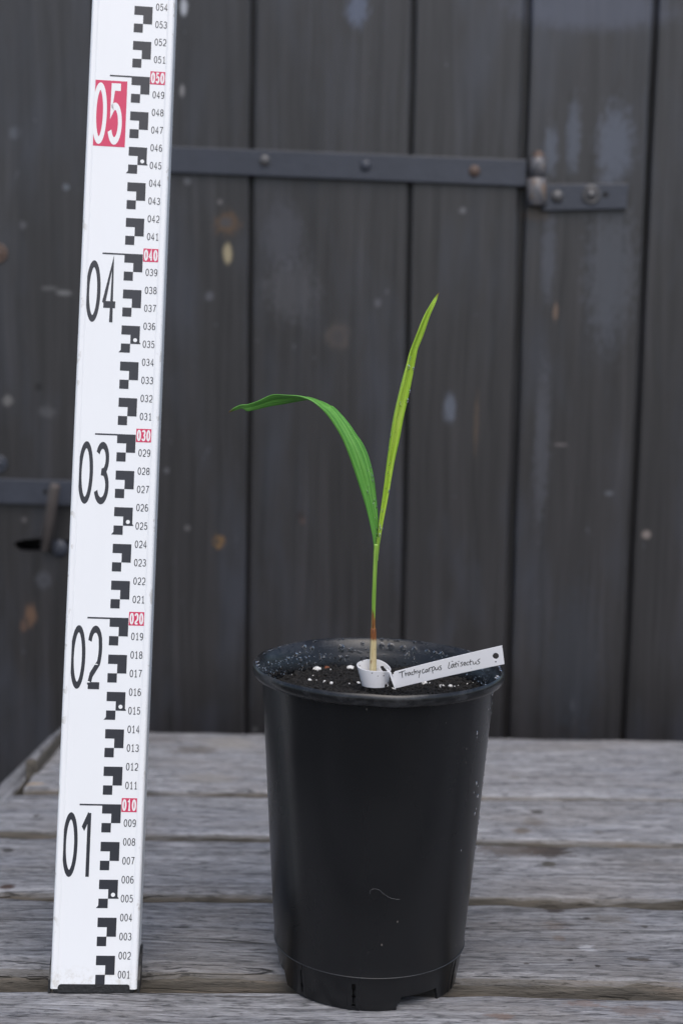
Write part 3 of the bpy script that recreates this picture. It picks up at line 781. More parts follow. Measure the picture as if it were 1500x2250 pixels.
number('decimetre_number', '05', -.0207, -.0042, .4606, .4953, .0021, .0042, .0008, M['white_print'], .00016, False, o)
# scratches across the 02
for (a, b, c_, d_) in ((-.0098, -.0052, .1742, .1746), (-.0120, -.0090, .1646, .1652)):
    sheet('scratch', [[(a, c_), (lerp(a, b, .5), c_ + .0001), (b, c_ + .0002), (b - .0008, d_ + .0003), (lerp(a, b, .4), d_ + .0002), (a + .0006, d_)]], M['white_print'], .00019)
# foot: black cap inside the profile, showing in the cut-out at the bottom of the face and on the sides
cap = bm_obj('end_cap', box_bm(UL + .0014, UR - .0014, .0016, TH - .0016, 0.0, .0035, .0008), M['cap'], staff)
cut = []
u0_, u1_, h = -.0196, .0184, .0050
for cx, sgn in ((u1_ - .0016, 1), (u0_ + .0016, -1)):
    pass
poly = [(u0_, .0006), (u1_, .0006), (u1_, h - .0014), (u1_ - .0004, h - .0004), (u1_ - .0014, h), (u0_ + .0016, h), (u0_ + .0005, h - .0005), (u0_, h - .0016)]
V = [(u, FY - .00012, v) for u, v in poly] + [(u, FY + .0006, v) for u, v in poly]; n = len(poly)
mesh('cap_slot', V, [tuple(range(n))] + [(i, i + n, (i + 1) % n + n, (i + 1) % n) for i in range(n)], M['cap'], staff)
# side shoes of the cap, tapering up the side of the profile
for xs, sgn in ((UR, 1), (UL, -1)):
    pr = [(.0016, .0), (.0016, .007), (.006, .0135), (.012, .0185), (.019, .0205), (.0245, .0205), (.0245, .0)]
    V = [(xs + sgn * .0001, y, z) for y, z in pr] + [(xs + sgn * .0013, y, z) for y, z in pr]; n = len(pr)
    Fc = [tuple(range(n)), tuple(range(2*n-1, n-1, -1))] + [(i, i + n, (i + 1) % n + n, (i + 1) % n) for i in range(n)]
    mesh('cap_shoe', V, Fc, M['cap'], staff)

# ------------------------------------------------------------------ pot
PX, PY, PT = 0.0188, 0.7527, 0.0149
PM = Matrix.Translation((PX, PY, 0.0004)) @ Matrix.Rotation(PT, 4, 'Y')
pot = empty('plant_pot', mat=PM)
tag(pot, 'tall round black plastic plant pot wet with drops on its rim', 'plant pot')
ZRIM, RRIM, ZJ, RJ, RB = 0.1735, 0.0668, 0.0192, 0.0521, 0.0490
def wall_r(z):      # outer radius of the wall
    t = (z - ZJ) / (ZRIM - .006 - ZJ); return RJ + (0.0628 - RJ) * (t ** 0.93)
prof = [(RJ - .0012, ZJ - .0006), (RJ - .0002, ZJ - .0005), (RJ + .0003, ZJ - .0001), (RJ + .0002, ZJ + .0005)]
prof += [(wall_r(z), z) for z in [ZJ + (ZRIM - .0075 - ZJ) * i / 22 for i in range(1, 23)]]
prof += [(0.0634, ZRIM - .0071), (0.0652, ZRIM - .0068), (0.0668, ZRIM - .0060), (0.0677, ZRIM - .0044), (0.0679, ZRIM - .0024), (0.0676, ZRIM - .0008), (0.0669, ZRIM)]
prof += [(0.0660, ZRIM - .0005), (0.0650, ZRIM - .0018), (0.0638, ZRIM - .0040), (0.0629, ZRIM - .0062), (0.0623, ZRIM - .0085)]
prof += [(wall_r(z) - .0014, z) for z in [ZRIM - .0105 - (ZRIM - .045) * i / 12 for i in range(0, 13)]]
V, Fc = lathe(prof, 160)
V = [(x * (1 + .004 * noise.noise(Vector((x * 30, y * 30, z * 12)))) , y * (1 + .004 * noise.noise(Vector((x * 30, y * 30, z * 12)))), z + (.0004 * noise.noise(Vector((x * 60, y * 60, 3))) if z > .155 else 0)) for x, y, z in V]
fill_smooth(mesh('pot_wall', V, Fc, M['pot'], pot), 50)
# foot ring: a skirt with notches cut up from its lower edge and drainage slots
def foot():
    V, Fc = [], []; N = 720; K = 14
    def deg(i): return i * 360.0 / N
    zt = ZJ - .0003
    # notches (centre angle, half width top, half width bottom, height); angle -90 faces the camera
    notches = [(-58, 13.0, 16.0, .0072), (-170, 13, 16, .0075), (62, 14, 17, .0072), (120, 13, 16, .0072), (-2, 11, 14, .0072)]
    slots = [(-136, 1.3), (-100, 1.4), (-27, 1.7), (30, 1.5), (90, 1.5), (150, 1.5)]
    def gone(a, z):
        for c, ht, hb, hh in notches:
            d = abs((a - c + 180) % 360 - 180)
            if z < hh and d < lerp(hb, ht, z / hh): return True
        for c, hw in slots:
            d = abs((a - c + 180) % 360 - 180)
            if d < hw * (0.55 + .3 * noise.noise(Vector((z * 260, c, 0)))) and .0022 < z < .0150: return True
        return False
    zlv = [0, .0012, .0022, .0036, .0050, .0062, .0072, .0085, .0100, .0115, .0130, .0140, .0150, zt]
    def R_(z): return lerp(RB, RJ - .0006, z / zt)
    for th in (0, .0016):
        for i in range(N):
            a = math.radians(deg(i) - 180)
            for z in zlv:
                r = R_(z) - th
                for c, hw in slots:      # raised frame each side of a slot
                    d = abs((deg(i) - 180 - c + 180) % 360 - 180)
                    if hw * .8 < d < hw + 2.2 and z < .0165 and th == 0: r += .0004
                V.append((r * math.cos(a), r * math.sin(a), z))
    cell = set()
    for i in range(N):
        for k in range(K - 1):
            if not gone(deg(i + .5) - 180, (zlv[k] + zlv[k + 1]) / 2): cell.add((i, k))
    o_ = N * K
    for (i, k) in cell:
        j = (i + 1) % N; a, b, c, d = i*K+k, j*K+k, j*K+k+1, i*K+k+1
        Fc.append((a, b, c, d)); Fc.append((d + o_, c + o_, b + o_, a + o_))
        if (j, k) not in cell: Fc.append((b, b + o_, c + o_, c))
        if ((i - 1) % N, k) not in cell: Fc.append((a, d, d + o_, a + o_))
        if (i, k - 1) not in cell: Fc.append((a, a + o_, b + o_, b))
        if (i, k + 1) not in cell: Fc.append((d, c, c + o_, d + o_))
    o = mesh('foot_ring', V, Fc, M['pot'], pot); fill_smooth(o, 40)
foot()
V, Fc = lathe([(.0005, .0078), (RB - .004, .0078), (RB - .001, .0095), (RB + .0006, .0185)], 96)
mesh('pot_base', V, Fc, M['soil'], pot, True)

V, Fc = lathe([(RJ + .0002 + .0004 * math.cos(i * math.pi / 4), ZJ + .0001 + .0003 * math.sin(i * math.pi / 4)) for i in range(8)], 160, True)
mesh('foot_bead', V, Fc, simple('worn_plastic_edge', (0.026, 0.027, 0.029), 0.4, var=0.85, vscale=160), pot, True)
# drops of water: squashed beads set on the plastic
rng = random.Random(7)
def bead(V, Fc, p, nrm, r, squash=.55, stretch=1.0, n=10, m=5):
    nrm = nrm.normalized(); t = Vector((0, 0, 1)) - nrm * nrm.z; t = t.normalized() if t.length > 1e-6 else Vector((1, 0, 0)); s = nrm.cross(t)
    b = len(V); jit = [1 + .22 * (rng.random() - .5) for _ in range(n)]
    for k in range(m):
        e = k / m * math.pi / 2
        for i in range(n):
            a = 2 * math.pi * i / n; rr = r * math.cos(e) * lerp(1, jit[i], math.cos(e))
            V.append(p + s * (rr * math.cos(a)) + t * (rr * stretch * math.sin(a) * (1.25 if math.sin(a) < 0 else 1)) + nrm * (r * squash * math.sin(e) - r * .04))
    V.append(p + nrm * (r * squash))
    for k in range(m - 1):
        for i in range(n):
            j = (i + 1) % n; Fc.append((b + k*n + i, b + k*n + j, b + (k+1)*n + j, b + (k+1)*n + i))
    for i in range(n): Fc.append((b + (m-1)*n + i, b + (m-1)*n + (i+1) % n, b + m*n))
    Fc.append(tuple(b + i for i in range(n - 1, -1, -1)))
def on_inner(a, z): 
    r = wall_r(z) - .0014 if z < ZRIM - .0095 else interp([(ZRIM - .0095, .0620), (ZRIM - .0062, .0628), (ZRIM - .004, .0637), (ZRIM - .0018, .0649)], z)
    return Vector((r * math.cos(a), r * math.sin(a), z)), Vector((-math.cos(a), -math.sin(a), .07))
V, Fc = [], []
for _ in range(300):
    a = math.radians(rng.uniform(12, 178)); z = ZRIM - .0045 - abs(rng.gauss(0, .006)) - .0008
    if z < ZRIM - .0175: continue
    p, n_ = on_inner(a, z); bead(V, Fc, p, n_, rng.choice((.0003, .0004, .0004, .0005, .0006, .0008)), .5, 1.0, 8, 4)
for px_, dz, r in ((748, .0055, .0021), (846, .0040, .0019), (868, .0042, .0022), (898, .0048, .0019), (925, .0050, .0018), (955, .0052, .0015), (973, .0052, .0014), (988, .0050, .0015), (911, .0085, .0013), (800, .0032, .0013), (680, .0042, .0013), (640, .0060, .0011), (768, .0065, .0012), (790, .0075, .0009), (745, .0105, .0011), (760, .0098, .0009), (663, .0030, .0014)):
    a = math.acos(max(-1, min(1, (px_ - 832) / 262.0))); p, n_ = on_inner(a, ZRIM - dz)
    bead(V, Fc, p, n_, r, .45, 1.15, 12, 6)
for _ in range(40):         # on the lip
    a = math.radians(rng.uniform(-50, 200)); p = Vector((.0655 * math.cos(a), .0655 * math.sin(a), ZRIM - .0004)); bead(V, Fc, p, Vector((.4 * math.cos(a), .4 * math.sin(a), 1)), rng.choice((.0005, .0007, .0010, .0013)), .45, 1, 10, 5)
for _ in range(36):         # outside, mostly on the side turned away to the right
    a = math.radians(rng.choice((rng.uniform(-35, 10), rng.uniform(-25, 0), rng.uniform(-75, -20)))); z = rng.uniform(.075, .164)
    if a < math.radians(-40) and z < .150: continue
    r = wall_r(z); bead(V, Fc, Vector((r * math.cos(a), r * math.sin(a), z)), Vector((math.cos(a), math.sin(a), -.07)), rng.choice((.0004, .0006, .0008)), .5, 1.3, 8, 4)
tag(mesh('water_drops', V, Fc, M['water'], pot, True), kind='stuff')

# a fibre of lint stuck to the front of the pot
pts = []
for x, y in ((812, 1965), (814, 1957), (822, 1954), (832, 1956), (843, 1965), (855, 1973), (866, 1976), (878, 1977)):
    k = ray(x, y); lo, hi = .60, .78
    inv = PM.inverted()
    for _ in range(40):
        md = (lo + hi) / 2; q = inv @ (CAM + k * md)
        if math.hypot(q.x, q.y) > wall_r(q.z) + .0002: lo = md
        else: hi = md
    pts.append(CAM + k * lo)
V, Fc = tube(catmull(pts, 30), .00009, 5)
tag(mesh('lint_fibre', V, Fc, simple('lint', (0.12, 0.12, 0.125), 0.8), None, True), 'thin curved grey fibre stuck to the black pot wall', 'fibre')

# ------------------------------------------------------------------ soil
ZS = ZRIM - .0165
def soil_h(x, y):
    return ZS + .0022 * noise.noise(Vector((x * 55, y * 55, 1))) + .0011 * noise.noise(Vector((x * 190, y * 190, 4))) + .0006 * noise.noise(Vector((x * 600, y * 600, 9)))
RS = wall_r(ZS) - .0016
V, Fc = [], []; NR, NA = 44, 150
V.append(Vector((0, 0, soil_h(0, 0))))
for i in range(1, NR + 1):
    r = RS * i / NR
    for k in range(NA):
        a = 2 * math.pi * k / NA; x, y = r * math.cos(a), r * math.sin(a); V.append(Vector((x, y, soil_h(x, y))))
for k in range(NA): Fc.append((0, 1 + k, 1 + (k + 1) % NA))
for i in range(NR - 1):
    for k in range(NA):
        k2 = (k + 1) % NA; Fc.append((1 + i*NA + k, 1 + (i+1)*NA + k, 1 + (i+1)*NA + k2, 1 + i*NA + k2))
ICO = []
t_ = (1 + 5 ** .5) / 2
icov = [Vector(v).normalized() for v in ((-1,t_,0),(1,t_,0),(-1,-t_,0),(1,-t_,0),(0,-1,t_),(0,1,t_),(0,-1,-t_),(0,1,-t_),(t_,0,-1),(t_,0,1),(-t_,0,-1),(-t_,0,1))]
icof = [(0,11,5),(0,5,1),(0,1,7),(0,7,10),(0,10,11),(1,5,9),(5,11,4),(11,10,2),(10,7,6),(7,1,8),(3,9,4),(3,4,2),(3,2,6),(3,6,8),(3,8,9),(4,9,5),(2,4,11),(6,2,10),(8,6,7),(9,8,1)]
for _ in range(5200):
    r = RS * math.sqrt(rng.random()); a = rng.random() * 2 * math.pi; x, y = r * math.cos(a), r * math.sin(a)
    s = rng.choice((.0004, .0005, .0006, .0007, .0009, .0013)); z = soil_h(x, y) + s * .3; b = len(V)
    q = Quaternion((rng.gauss(0,1), rng.gauss(0,1), rng.gauss(0,1), rng.gauss(0,1))).normalized(); sx = rng.uniform(.6, 1.6)
    for v in icov:
        w_ = Vector((v.x * sx, v.y, v.z * rng.uniform(.6, 1.1))) * s; w_.rotate(q); V.append(Vector((x, y, z)) + w_)
    Fc += [(b + i, b + j, b + k) for i, j, k in icof]
# loose peat sticking to the inside of the pot
for _ in range(260):
    a = math.radians(rng.uniform(100, 190) if rng.random() < .6 else rng.uniform(0, 180)); z = ZS + abs(rng.gauss(0, .003)); p, n_ = on_inner(a, z); s = rng.choice((.0003, .0004, .0006)); b = len(V)
    for v in icov: V.append(p + v * s * rng.uniform(.7, 1.2))
    Fc += [(b + i, b + j, b + k) for i, j, k in icof]
soil = mesh('potting_soil', [PM @ v for v in V], Fc, M['soil'], None)
tag(soil, 'dark crumbly peat soil filling the black pot', 'soil', kind='stuff')

def lump(name, px, py, rpx, mat, seed, flat=.7):
    p = None; k = ray(px, py); inv = PM.inverted(); lo, hi = .55, .95
    for _ in range(40):
        md = (lo + hi) / 2; q = inv @ (CAM + k * md)
        if q.z > soil_h(q.x, q.y) + .0004: lo = md
        else: hi = md
    p = CAM + k * lo; r = rpx / FPX * .75
    bm = bmesh.new(); bmesh.ops.create_icosphere(bm, subdivisions=2, radius=1)
    R2 = random.Random(seed); sx, sy = R2.uniform(.85, 1.25), R2.uniform(.8, 1.2)
    for v in bm.verts:
        d = 1 + .42 * noise.noise(v.co * 1.3 + Vector((seed * 3.7, 0, 0))) + .22 * noise.noise(v.co * 3.1 + Vector((0, seed * 1.9, 0)))
        v.co = Vector((v.co.x * sx, v.co.y * sy, v.co.z * flat)) * (r * d)
    bmesh.ops.rotate(bm, verts=bm.verts[:], cent=(0, 0, 0), matrix=Matrix.Rotation(seed * 1.3, 3, 'Z'))
    o = bm_obj(name, bm, mat, None, False, p + Vector((0, 0, r * .15))); return o
big = [(733,382,36),(1075,370,34),(812,510,18),(880,525,22),(655,497,20),(1160,522,17),(475,437,7),(825,437,8),(873,382,8),(692,445,7),(725,492,7),(1065,527,8)]
per = [(540 + x / 4.6875, 1390 + y / 4.6875, r / 4.6875) for x, y, r in big]
per += [(850 + x / 5.556, 1400 + y / 5.556, r / 5.556) for x, y, r in [(455,562,32),(672,606,34),(770,602,24),(845,485,14),(975,548,14),(983,576,13),(130,347,36),(20,602,18),(160,636,20),(70,634,18),(520,562,8),(560,625,7),(1050,557,6),(870,592,7),(825,602,7)]]
PLAB = {0: 'largest white perlite crumb beside the reddish clay crumb', 1: 'white perlite crumb on the soil next to the tag loop, towards the far pot wall',
 2: 'rounded perlite crumb by the near rim, one of a close pair', 3: 'jagged perlite crumb by the near rim, one of a close pair', 4: 'flat perlite sliver on the soil by the near rim, apart from the pair',
 5: 'perlite crumb touching the outside of the tag loop', 12: 'large white perlite crumb under the lower edge of the tag', 13: 'wide white perlite crumb against the near rim below the tag writing',
 14: 'round white perlite crumb against the near rim beside the wide one', 15: 'single small perlite crumb just below the second written word', 18: 'cream perlite crumb half hidden behind the neck of the tag',
 19: 'perlite crumb showing through the round hole of the tag loop'}
for i, (x, y, r) in enumerate(per):
    tag(lump('perlite_crumb', x, y, r * 1.15, M['perlite'], i + 1), PLAB.get(i, 'tiny white perlite speck lying on the dark soil in the pot'), 'perlite', 'perlite crumbs on the soil')
tag(lump('clay_crumb', 718, 1468, 6, M['clay'], 41), 'reddish brown clay crumb on the soil between two large perlite crumbs', 'clay crumb')
tag(lump('clay_crumb', 1020, 1494, 3.6, M['clay'], 43), 'tiny orange brown crumb on the soil below the writing on the tag', 'clay crumb')

# ------------------------------------------------------------------ palm seedling
YS = PY + .003                    # depth of the stem
stem_root = on_y(820.5, 1496, YS)
palm = empty('palm_seedling', stem_root)
tag(palm, 'young palm seedling with two long green leaves growing in the black pot', 'palm seedling')
def P3(x, y, d=0.0): return on_y(x, y, YS + d)
def px2m(p): return p / FPX * YS
def stem_piece(name, rows, mat, depth=0.0, n=14, sm=True):
    pts = [P3((a + b) / 2, y, depth) for a, b, y in rows]; rad = [px2m((b - a) / 2) for a, b, y in rows]
    k = 5; P2, R2_ = [], []
    for i in range(len(pts) - 1):
        for j in range(k):
            P2.append(pts[i].lerp(pts[i+1], j / k)); R2_.append(lerp(rad[i], rad[i+1], j / k))
    P2.append(pts[-1]); R2_.append(rad[-1])
    V, Fc = tube(P2, R2_, n)
    o = mesh(name, V, Fc, mat, None, sm); in_parent(o, palm); return o
# pale leaf base with its brown torn top
zb_hi, zb_lo = P3(820, 1382).z, P3(820, 1406).z
m = stem_mat(); c = m.coord(); zz = m.sep(c)[2]
n_ = m.noise(m.mapping(c, (500, 500, 160)), 1.0, 4, 0.7)
zf = m.math('ADD', zz, m.math('MULTIPLY', m.math('SUBTRACT', n_, 0.5), 0.008))
mr = m.n('ShaderNodeMapRange', interpolation_type='SMOOTHSTEP'); m.l(zf, mr.inputs[0]); mr.inputs[1].default_value = zb_lo - .0012; mr.inputs[2].default_value = zb_lo + .0012
src = m.p.inputs['Base Color'].links[0].from_socket
brn = m.ramp(m.noise(m.mapping(c, (700, 700, 90)), 1.0, 4, 0.65), [(0.32, (0.05, 0.016, 0.006)), (0.52, (0.20, 0.068, 0.018)), (0.70, (0.36, 0.15, 0.045))])
m.l(m.mix(mr.outputs[0], src, brn), m.p.inputs['Base Color'])
stem_piece('leaf_base', [(811, 828, 1502), (811.5, 827.5, 1470), (812, 827, 1440), (813, 827, 1410), (813, 826.5, 1388), (814, 826, 1381)], m.m)
# green sheath, browned at its foot
g = NT('green_sheath'); c = g.coord(); zz = g.sep(c)[2]
n1 = g.noise(g.mapping(c, (800, 800, 40)), 1.0, 4, 0.6)
gc = g.ramp(n1, [(0.34, (0.15, 0.30, 0.035)), (0.55, (0.24, 0.42, 0.06)), (0.7, (0.34, 0.50, 0.13))])
z1_, z2_ = P3(820, 1385).z, P3(820, 1338).z
bn = g.noise(g.mapping(c, (600, 600, 90), (0, 0, 3)), 1.0, 4, 0.7)
zf = g.math('ADD', zz, g.math('MULTIPLY', g.math('SUBTRACT', bn, 0.5), 0.018))
mr = g.n('ShaderNodeMapRange', interpolation_type='SMOOTHSTEP'); g.l(zf, mr.inputs[0]); mr.inputs[1].default_value = P3(820, 1358).z; mr.inputs[2].default_value = P3(820, 1343).z
bc = g.ramp(n1, [(0.38, (0.10, 0.035, 0.012)), (0.52, (0.27, 0.12, 0.03)), (0.66, (0.46, 0.36, 0.15))])
g.set('Base Color', g.mix(mr.outputs[0], bc, gc)); g.set('Roughness', 0.38); g.set('Normal', g.bump(n1, 0.35, 0.0006))
stem_piece('sheath', [(815, 825, 1392), (815.2, 824.8, 1376), (816, 824.6, 1350), (816.3, 825.4, 1320), (817.5, 826.5, 1290), (818.3, 827.6, 1262), (819.4, 829.2, 1235), (819.8, 830.8, 1215), (820.5, 831.6, 1195)], g.m)
def Z7(pts): return [(480 + x / 2.744, 600 + y / 2.744, *r) for x, y, *r in pts]
def blade(name, Lp, Rp, mat, nl, nw, pleat, taper=True):
    """blade between two edge lines (px, py, depth offset in metres); pleat = fold profile across"""
    A = catmull([P3(x, y, d) for x, y, d in Lp], nl); B = catmull([P3(x, y, d) for x, y, d in Rp], nl)
    V, Fc, UV = [], [], []
    for i in range(nl):
        wv = B[i] - A[i]; mid = (A[i] + B[i]) / 2
        ta = ((A[min(i+1, nl-1)] + B[min(i+1, nl-1)]) - (A[max(i-1, 0)] + B[max(i-1, 0)])).normalized()
        nr = wv.cross(ta); nr = nr.normalized() if nr.length > 1e-9 else Vector((0, -1, 0))
        for k in range(nw + 1):
            t = k / nw; V.append(A[i] + wv * t + nr * (pleat(t, i / (nl - 1)) * wv.length)); UV.append((t, i / (nl - 1)))
    for i in range(nl - 1):
        for k in range(nw): Fc.append((i*(nw+1)+k, i*(nw+1)+k+1, (i+1)*(nw+1)+k+1, (i+1)*(nw+1)+k))
    o = mesh(name, V, Fc, mat, None, True, None, UV); in_parent(o, palm)
    sm = o.modifiers.new('thickness', 'SOLIDIFY'); sm.thickness = .00035; sm.offset = 0
    return o, A, B
# arching leaf: its left edge comes forward and rolls over to be the upper one past the twist
La = Z7([(936,1690,-.0006),(934,1640,-.001),(922,1560,-.002),(890,1420,-.003),(850,1290,-.004),(800,1140,-.0055),(750,1010,-.007),(700,920,-.0085),(650,850,-.010),(600,800,-.011),(545,763,-.0095),(480,742,-.0075),(400,735,-.006),(340,732,-.005),(300,742,-.0045),(240,770,-.004),(180,790,-.003),(130,796,-.003),(90,815,-.003),(62,838,-.002)])
Ra = Z7([(946,1690,.0006),(952,1640,.001),(960,1560,.001),(961,1480,.001),(954,1390,.001),(935,1230,.0015),(905,1110,.002),(870,1030,.003),(830,975,.004),(780,905,.005),(730,850,.006),(690,815,.0065),(640,788,.007),(600,775,.0075),(545,764,.0055),(480,773,.0035),(400,788,.0015),(300,805,.0005),(230,822,0),(172,832,-.001),(140,815,-.001),(90,830,-.0015),(62,839,-.002)])
leafA, A1, B1 = blade('leaf', La, Ra, M['leaf_a'], 120, 16, lambda t, s: .05 * math.sin(t * math.pi * 5) * min(1, s * 8) * (1 - s ** 3) + .10 * math.sin(t * math.pi) * (1 if s < .6 else .4))
leafA['label'] = 'dark green arching leaf with brown tip'
Lb = Z7([(955,1700,-.001),(960,1600,-.001),(965,1500,-.001),(985,1350,-.001),(1010,1150,-.002),(1040,950,-.003),(1060,830,-.003),(1095,680,-.003),(1130,540,-.002),(1146,478,-.002),(1198,345,-.002),(1240,250,-.001),(1290,165,0),(1318,125,0),(1330,116,0)])
Rb = Z7([(963,1700,.001),(971,1620,.001),(990,1500,.001),(1020,1340,.001),(1050,1150,.002),(1080,1000,.003),(1102,880,.003),(1130,760,.003),(1160,620,.003),(1185,500,.002),(1195,455,.002),(1230,370,.002),(1270,262,.001),(1303,190,0),(1322,140,0),(1330,117,0)])
def fold(t, s):
    return (-.55 * abs(2 * t - 1) + .30 + .10 * math.cos(t * math.pi * 6)) * min(1, s * 6) * (1 - s ** 6)
leafB, A2, B2 = blade('leaf', Lb, Rb, M['leaf_b'], 120, 18, lambda t, s: -fold(t, s))
leafB['label'] = 'upright narrow yellow green leaf'
# stalk of the upright leaf from the sheath to the blade
stem_piece('leaf_stalk', [(823, 830.5, 1232), (824, 832, 1212), (826, 834, 1195), (828, 835, 1180)], g.m, 0.0006)
V, Fc = [], []
for _ in range(54):
    i = rng.randrange(8, 95); t = rng.uniform(.08, .92); p = A2[i].lerp(B2[i], t)
    wv = B2[i] - A2[i]; tn = (A2[i+1] - A2[i-1]).normalized(); nr = wv.cross(tn).normalized(); nr = nr if nr.y < 0 else -nr
    p = p + nr * (abs(fold(t, i / 119)) * 0 + .0004) + (wv.cross(tn).normalized() * (-fold(t, i / 119) * wv.length))
    bead(V, Fc, p, nr, rng.choice((.0003, .0004, .0005, .0007, .0009)), .6, 1.3, 8, 4)
for _ in range(34):
    i = rng.randrange(3, 42); t = rng.uniform(.3, .95); p = A1[i].lerp(B1[i], t)
    wv = B1[i] - A1[i]; tn = (A1[i+1] - A1[i-1]).normalized(); nr = wv.cross(tn).normalized(); s = 1 if nr.y < 0 else -1
    p = p + nr * ((.05 * math.sin(t * math.pi * 5) * min(1, i / 119 * 8) + .10 * math.sin(t * math.pi)) * wv.length) + nr * s * .0003
    bead(V, Fc, p, nr * s, rng.choice((.0002, .0003, .0004, .0005)), .5, 1.5, 8, 4)
o = mesh('water_drops', V, Fc, M['water'], None, True); in_parent(o, palm); tag(o, kind='stuff')

# ------------------------------------------------------------------ plant tag
YT = PY - .0055
tagE = empty('plant_tag', on_y(862, 1512, YT))
tag(tagE, 'white plastic loop tag handwritten in black, looped round the seedling stem', 'plant tag')
TL_t, TL_b = on_y(861, 1477, YT), on_y(866, 1513, YT)
TR_t, TR_b = on_y(1102.5, 1417.5, YT), on_y(1107.5, 1458.5, YT)
def tag_pt(s, t):         # s 0..1 from the neck to the free end, t 0..1 bottom to top
    return TL_b.lerp(TR_b, s).lerp(TL_t.lerp(TR_t, s), t)
NX, NYT = 460, 64
V, idx, Fc = [], {}, []
hc = (850 + 1325 / 5.556, 1400 + 227 / 5.556); hr = 38 / 5.556
for i in range(NX + 1):
    for k in range(NYT + 1):
        s, t = i / NX, k / NYT
        p = tag_pt(s, t)
        p = p + Vector((0, .0012 * math.sin(s * math.pi) - .0007 * s, 0))
        V.append(p)
hp = on_y(*hc, YT); hrm = px2m(hr)
def keep(i, k):
    q = V[i*(NYT+1)+k].lerp(V[(i+1)*(NYT+1)+k+1], .5)
    if math.hypot(q.x - hp.x, (q.z - hp.z) ) < hrm: return False
    s, t = (i + .5) / NX, (k + .5) / NYT
    if s < .012 and t > .86: return False            # rounded shoulder
    if s < .025 and t > .95: return False
    return True
for i in range(NX):
    for k in range(NYT):
        if keep(i, k):
            a = i*(NYT+1)+k; Fc.append((a, a + NYT + 1, a + NYT + 2, a + 1))
strip = mesh('tag_strip', V, Fc, M['tag'], None, True); in_parent(strip, tagE)
sm = strip.modifiers.new('thickness', 'SOLIDIFY'); sm.thickness = .0005; sm.offset = 1
# loop of the strip round the stem, open towards the neck, with a lens slot and a round one
cxp = on_y(821, 1470, YS)
RX, RY = px2m(37.5), .0068
V, Fc = [], []; NA, NH = 300, 60
def loop_pt(i, k):
    f = i / NA; t = k / NH; a = math.radians(lerp(-8, 352, f))
    # left side drops straighter, the loop narrows downwards
    nar = lerp(.76, 1.0, t)
    x = RX * math.cos(a) * nar; y = RY * math.sin(a) * lerp(.9, 1, t)
    top = lerp(-.0009, .0, 0)
    zt = 0.0005 + .0017 * math.sin(a) - .0022 * max(0, math.cos(a)) ** 2; zbm = -.0107
    z = lerp(zbm, zt, t)
    c0 = on_y(821 - 0 + lerp(3.5, 0, t), 1463.5, YT + .0065)
    return Vector((c0.x + x, c0.y + y, c0.z + z))
for i in range(NA + 1):
    for k in range(NH + 1): V.append(loop_pt(i, k))
def keep2(i, k):
    f = i / NA; t = k / NH; a = lerp(-8, 352, f)
    # lens slot: upper right on the front
    d1 = ((a - 42) / 23) ** 2 + ((t - .60 - (a - 42) * .004) / .13) ** 2
    if d1 < 1: return False
    d2 = ((a - 333) / 19) ** 2 + ((t - .08) / .22) ** 2
    if d2 < 1: return False
    return True
for i in range(NA):
    for k in range(NH):
        if keep2(i, k):
            a = i*(NH+1)+k; Fc.append((a, a + NH + 1, a + NH + 2, a + 1))
loop = mesh('tag_loop', V, Fc, M['tag'], None, True); in_parent(loop, tagE)
sm = loop.modifiers.new('thickness', 'SOLIDIFY'); sm.thickness = .0005; sm.offset = 0
# tongue of the strip locked through the slot: a narrow piece seen on edge
tg = [(849, 1470), (853, 1474), (857, 1478), (861, 1492), (866, 1506), (868, 1515)]
V, Fc = [], []
for i, (x, y) in enumerate(tg):
    wd = (2.0, 4.0, 5.0, 4.6, 4.0, 1.6)[i]
    for dx, dy in ((-wd / 2, -.0016), (wd / 2, -.0012), (wd / 2, .0012), (-wd / 2, .0008)): V.append(on_y(x + dx, y, YT - .0012 + dy))
for i in range(len(tg) - 1):
    for k in range(4): k2 = (k + 1) % 4; Fc.append((i*4+k, i*4+k2, (i+1)*4+k2, (i+1)*4+k))
Fc += [(3, 2, 1, 0), tuple(len(V) - 4 + k for k in range(4))]
o = mesh('tag_tongue', V, Fc, M['tag'], None, False); in_parent(o, tagE)
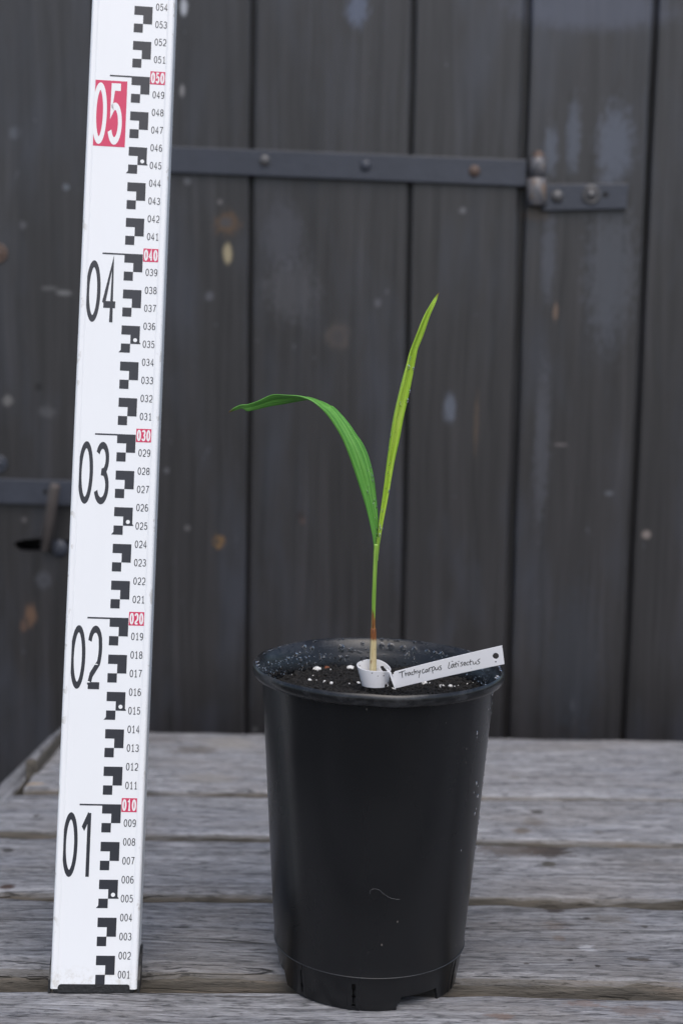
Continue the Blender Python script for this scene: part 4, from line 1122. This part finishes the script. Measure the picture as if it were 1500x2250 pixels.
# handwriting
INK = [
 [(143,433),(165,427),(190,418),(222,408)], [(186,422),(184,445),(185,470),(190,497)],
 [(222,432),(224,455),(229,478)], [(226,462),(232,446),(241,438),(250,437)],
 [(279,428),(266,430),(256,443),(255,458),(263,467),(273,458),(281,438),(283,430),(284,448),(290,461),(300,459)],
 [(320,424),(308,428),(301,442),(305,455),(317,458),(329,448)],
 [(332,393),(333,420),(338,453)], [(337,433),(346,419),(354,421),(359,436),(364,450)],
 [(371,404),(374,422),(384,432),(395,425),(405,404)], [(405,404),(400,435),(393,470),(387,500)],
 [(452,390),(438,398),(429,415),(431,434),(442,441),(456,433),(466,424)],
 [(494,394),(480,396),(470,410),(471,426),(480,431),(490,418),(497,396),(499,412),(504,424),(511,424)],
 [(511,377),(515,398),(521,421)], [(516,396),(522,380),(533,370),(548,369)],
 [(548,369),(552,400),(559,446)], [(549,382),(560,366),(574,363),(581,376),(577,396),(566,408),(556,411)],
 [(589,371),(590,390),(598,403),(610,399),(619,386),(622,366)], [(622,366),(624,384),(630,397),(637,395)],
 [(662,350),(648,355),(640,366),(648,374),(660,380),(663,391),(653,401),(635,404)],
 [(761,308),(756,338),(747,379)], [(747,380),(762,384),(776,374)],
 [(813,328),(798,333),(786,350),(785,369),(793,376),(803,364),(812,336),(815,354),(820,369),(828,369)],
 [(840,306),(836,330),(836,355),(842,368),(850,364)], [(820,338),(842,330),(866,320)],
 [(868,325),(867,345),(873,360)], [(866,300),(882,296)], [(787,298),(806,297)],
 [(922,306),(908,311),(900,321),(908,328),(917,335),(917,347),(906,355),(890,355)],
 [(934,334),(948,330),(957,319),(954,308),(943,309),(935,322),(936,338),(948,346),(966,337)],
 [(992,303),(979,307),(970,322),(974,338),(986,341),(998,333)],
 [(1020,273),(1014,300),(1011,325),(1016,338),(1026,336)], [(994,309),(1020,300),(1046,291)],
 [(1049,298),(1049,316),(1056,330),(1069,327),(1079,312),(1082,296)], [(1082,296),(1084,314),(1090,328),(1098,326)],
 [(1133,262),(1118,272),(1104,287),(1112,295),(1125,301),(1128,313),(1117,325),(1096,330)],
]
V, Fc = [], []
for st, S in enumerate(INK):
    Q = catmull([(x, y, 0) for x, y in S], 6 * len(S)) if len(S) > 2 else [Vector((*p, 0)) for p in S]
    n = len(Q); base = len(V)
    for i in range(n):
        d = (Q[min(i+1, n-1)] - Q[max(i-1, 0)]); d = d.normalized() if d.length > 1e-6 else Vector((1, 0, 0)); nn = Vector((-d.y, d.x, 0))
        wd = 4.3 * (1 - .30 * (i / max(1, n - 1)) ** 3)
        for sg in (1, -1):
            q = Q[i] + nn * (wd * sg); p = on_y(850 + q.x / 5.556, 1400 + q.y / 5.556, YT)
            s = (p.x - TL_b.x) / (TR_b.x - TL_b.x)
            # on the near face of the strip, which bows a little
            V.append(p + Vector((0, .0012 * math.sin(s * math.pi) - .0007 * s - .00062 - .00001 * (st % 3), 0)))
    for i in range(n - 1): Fc.append((base + 2*i, base + 2*i + 1, base + 2*i + 3, base + 2*i + 2))
o = mesh('handwriting', V, Fc, M['tag_ink'], None); in_parent(o, strip)
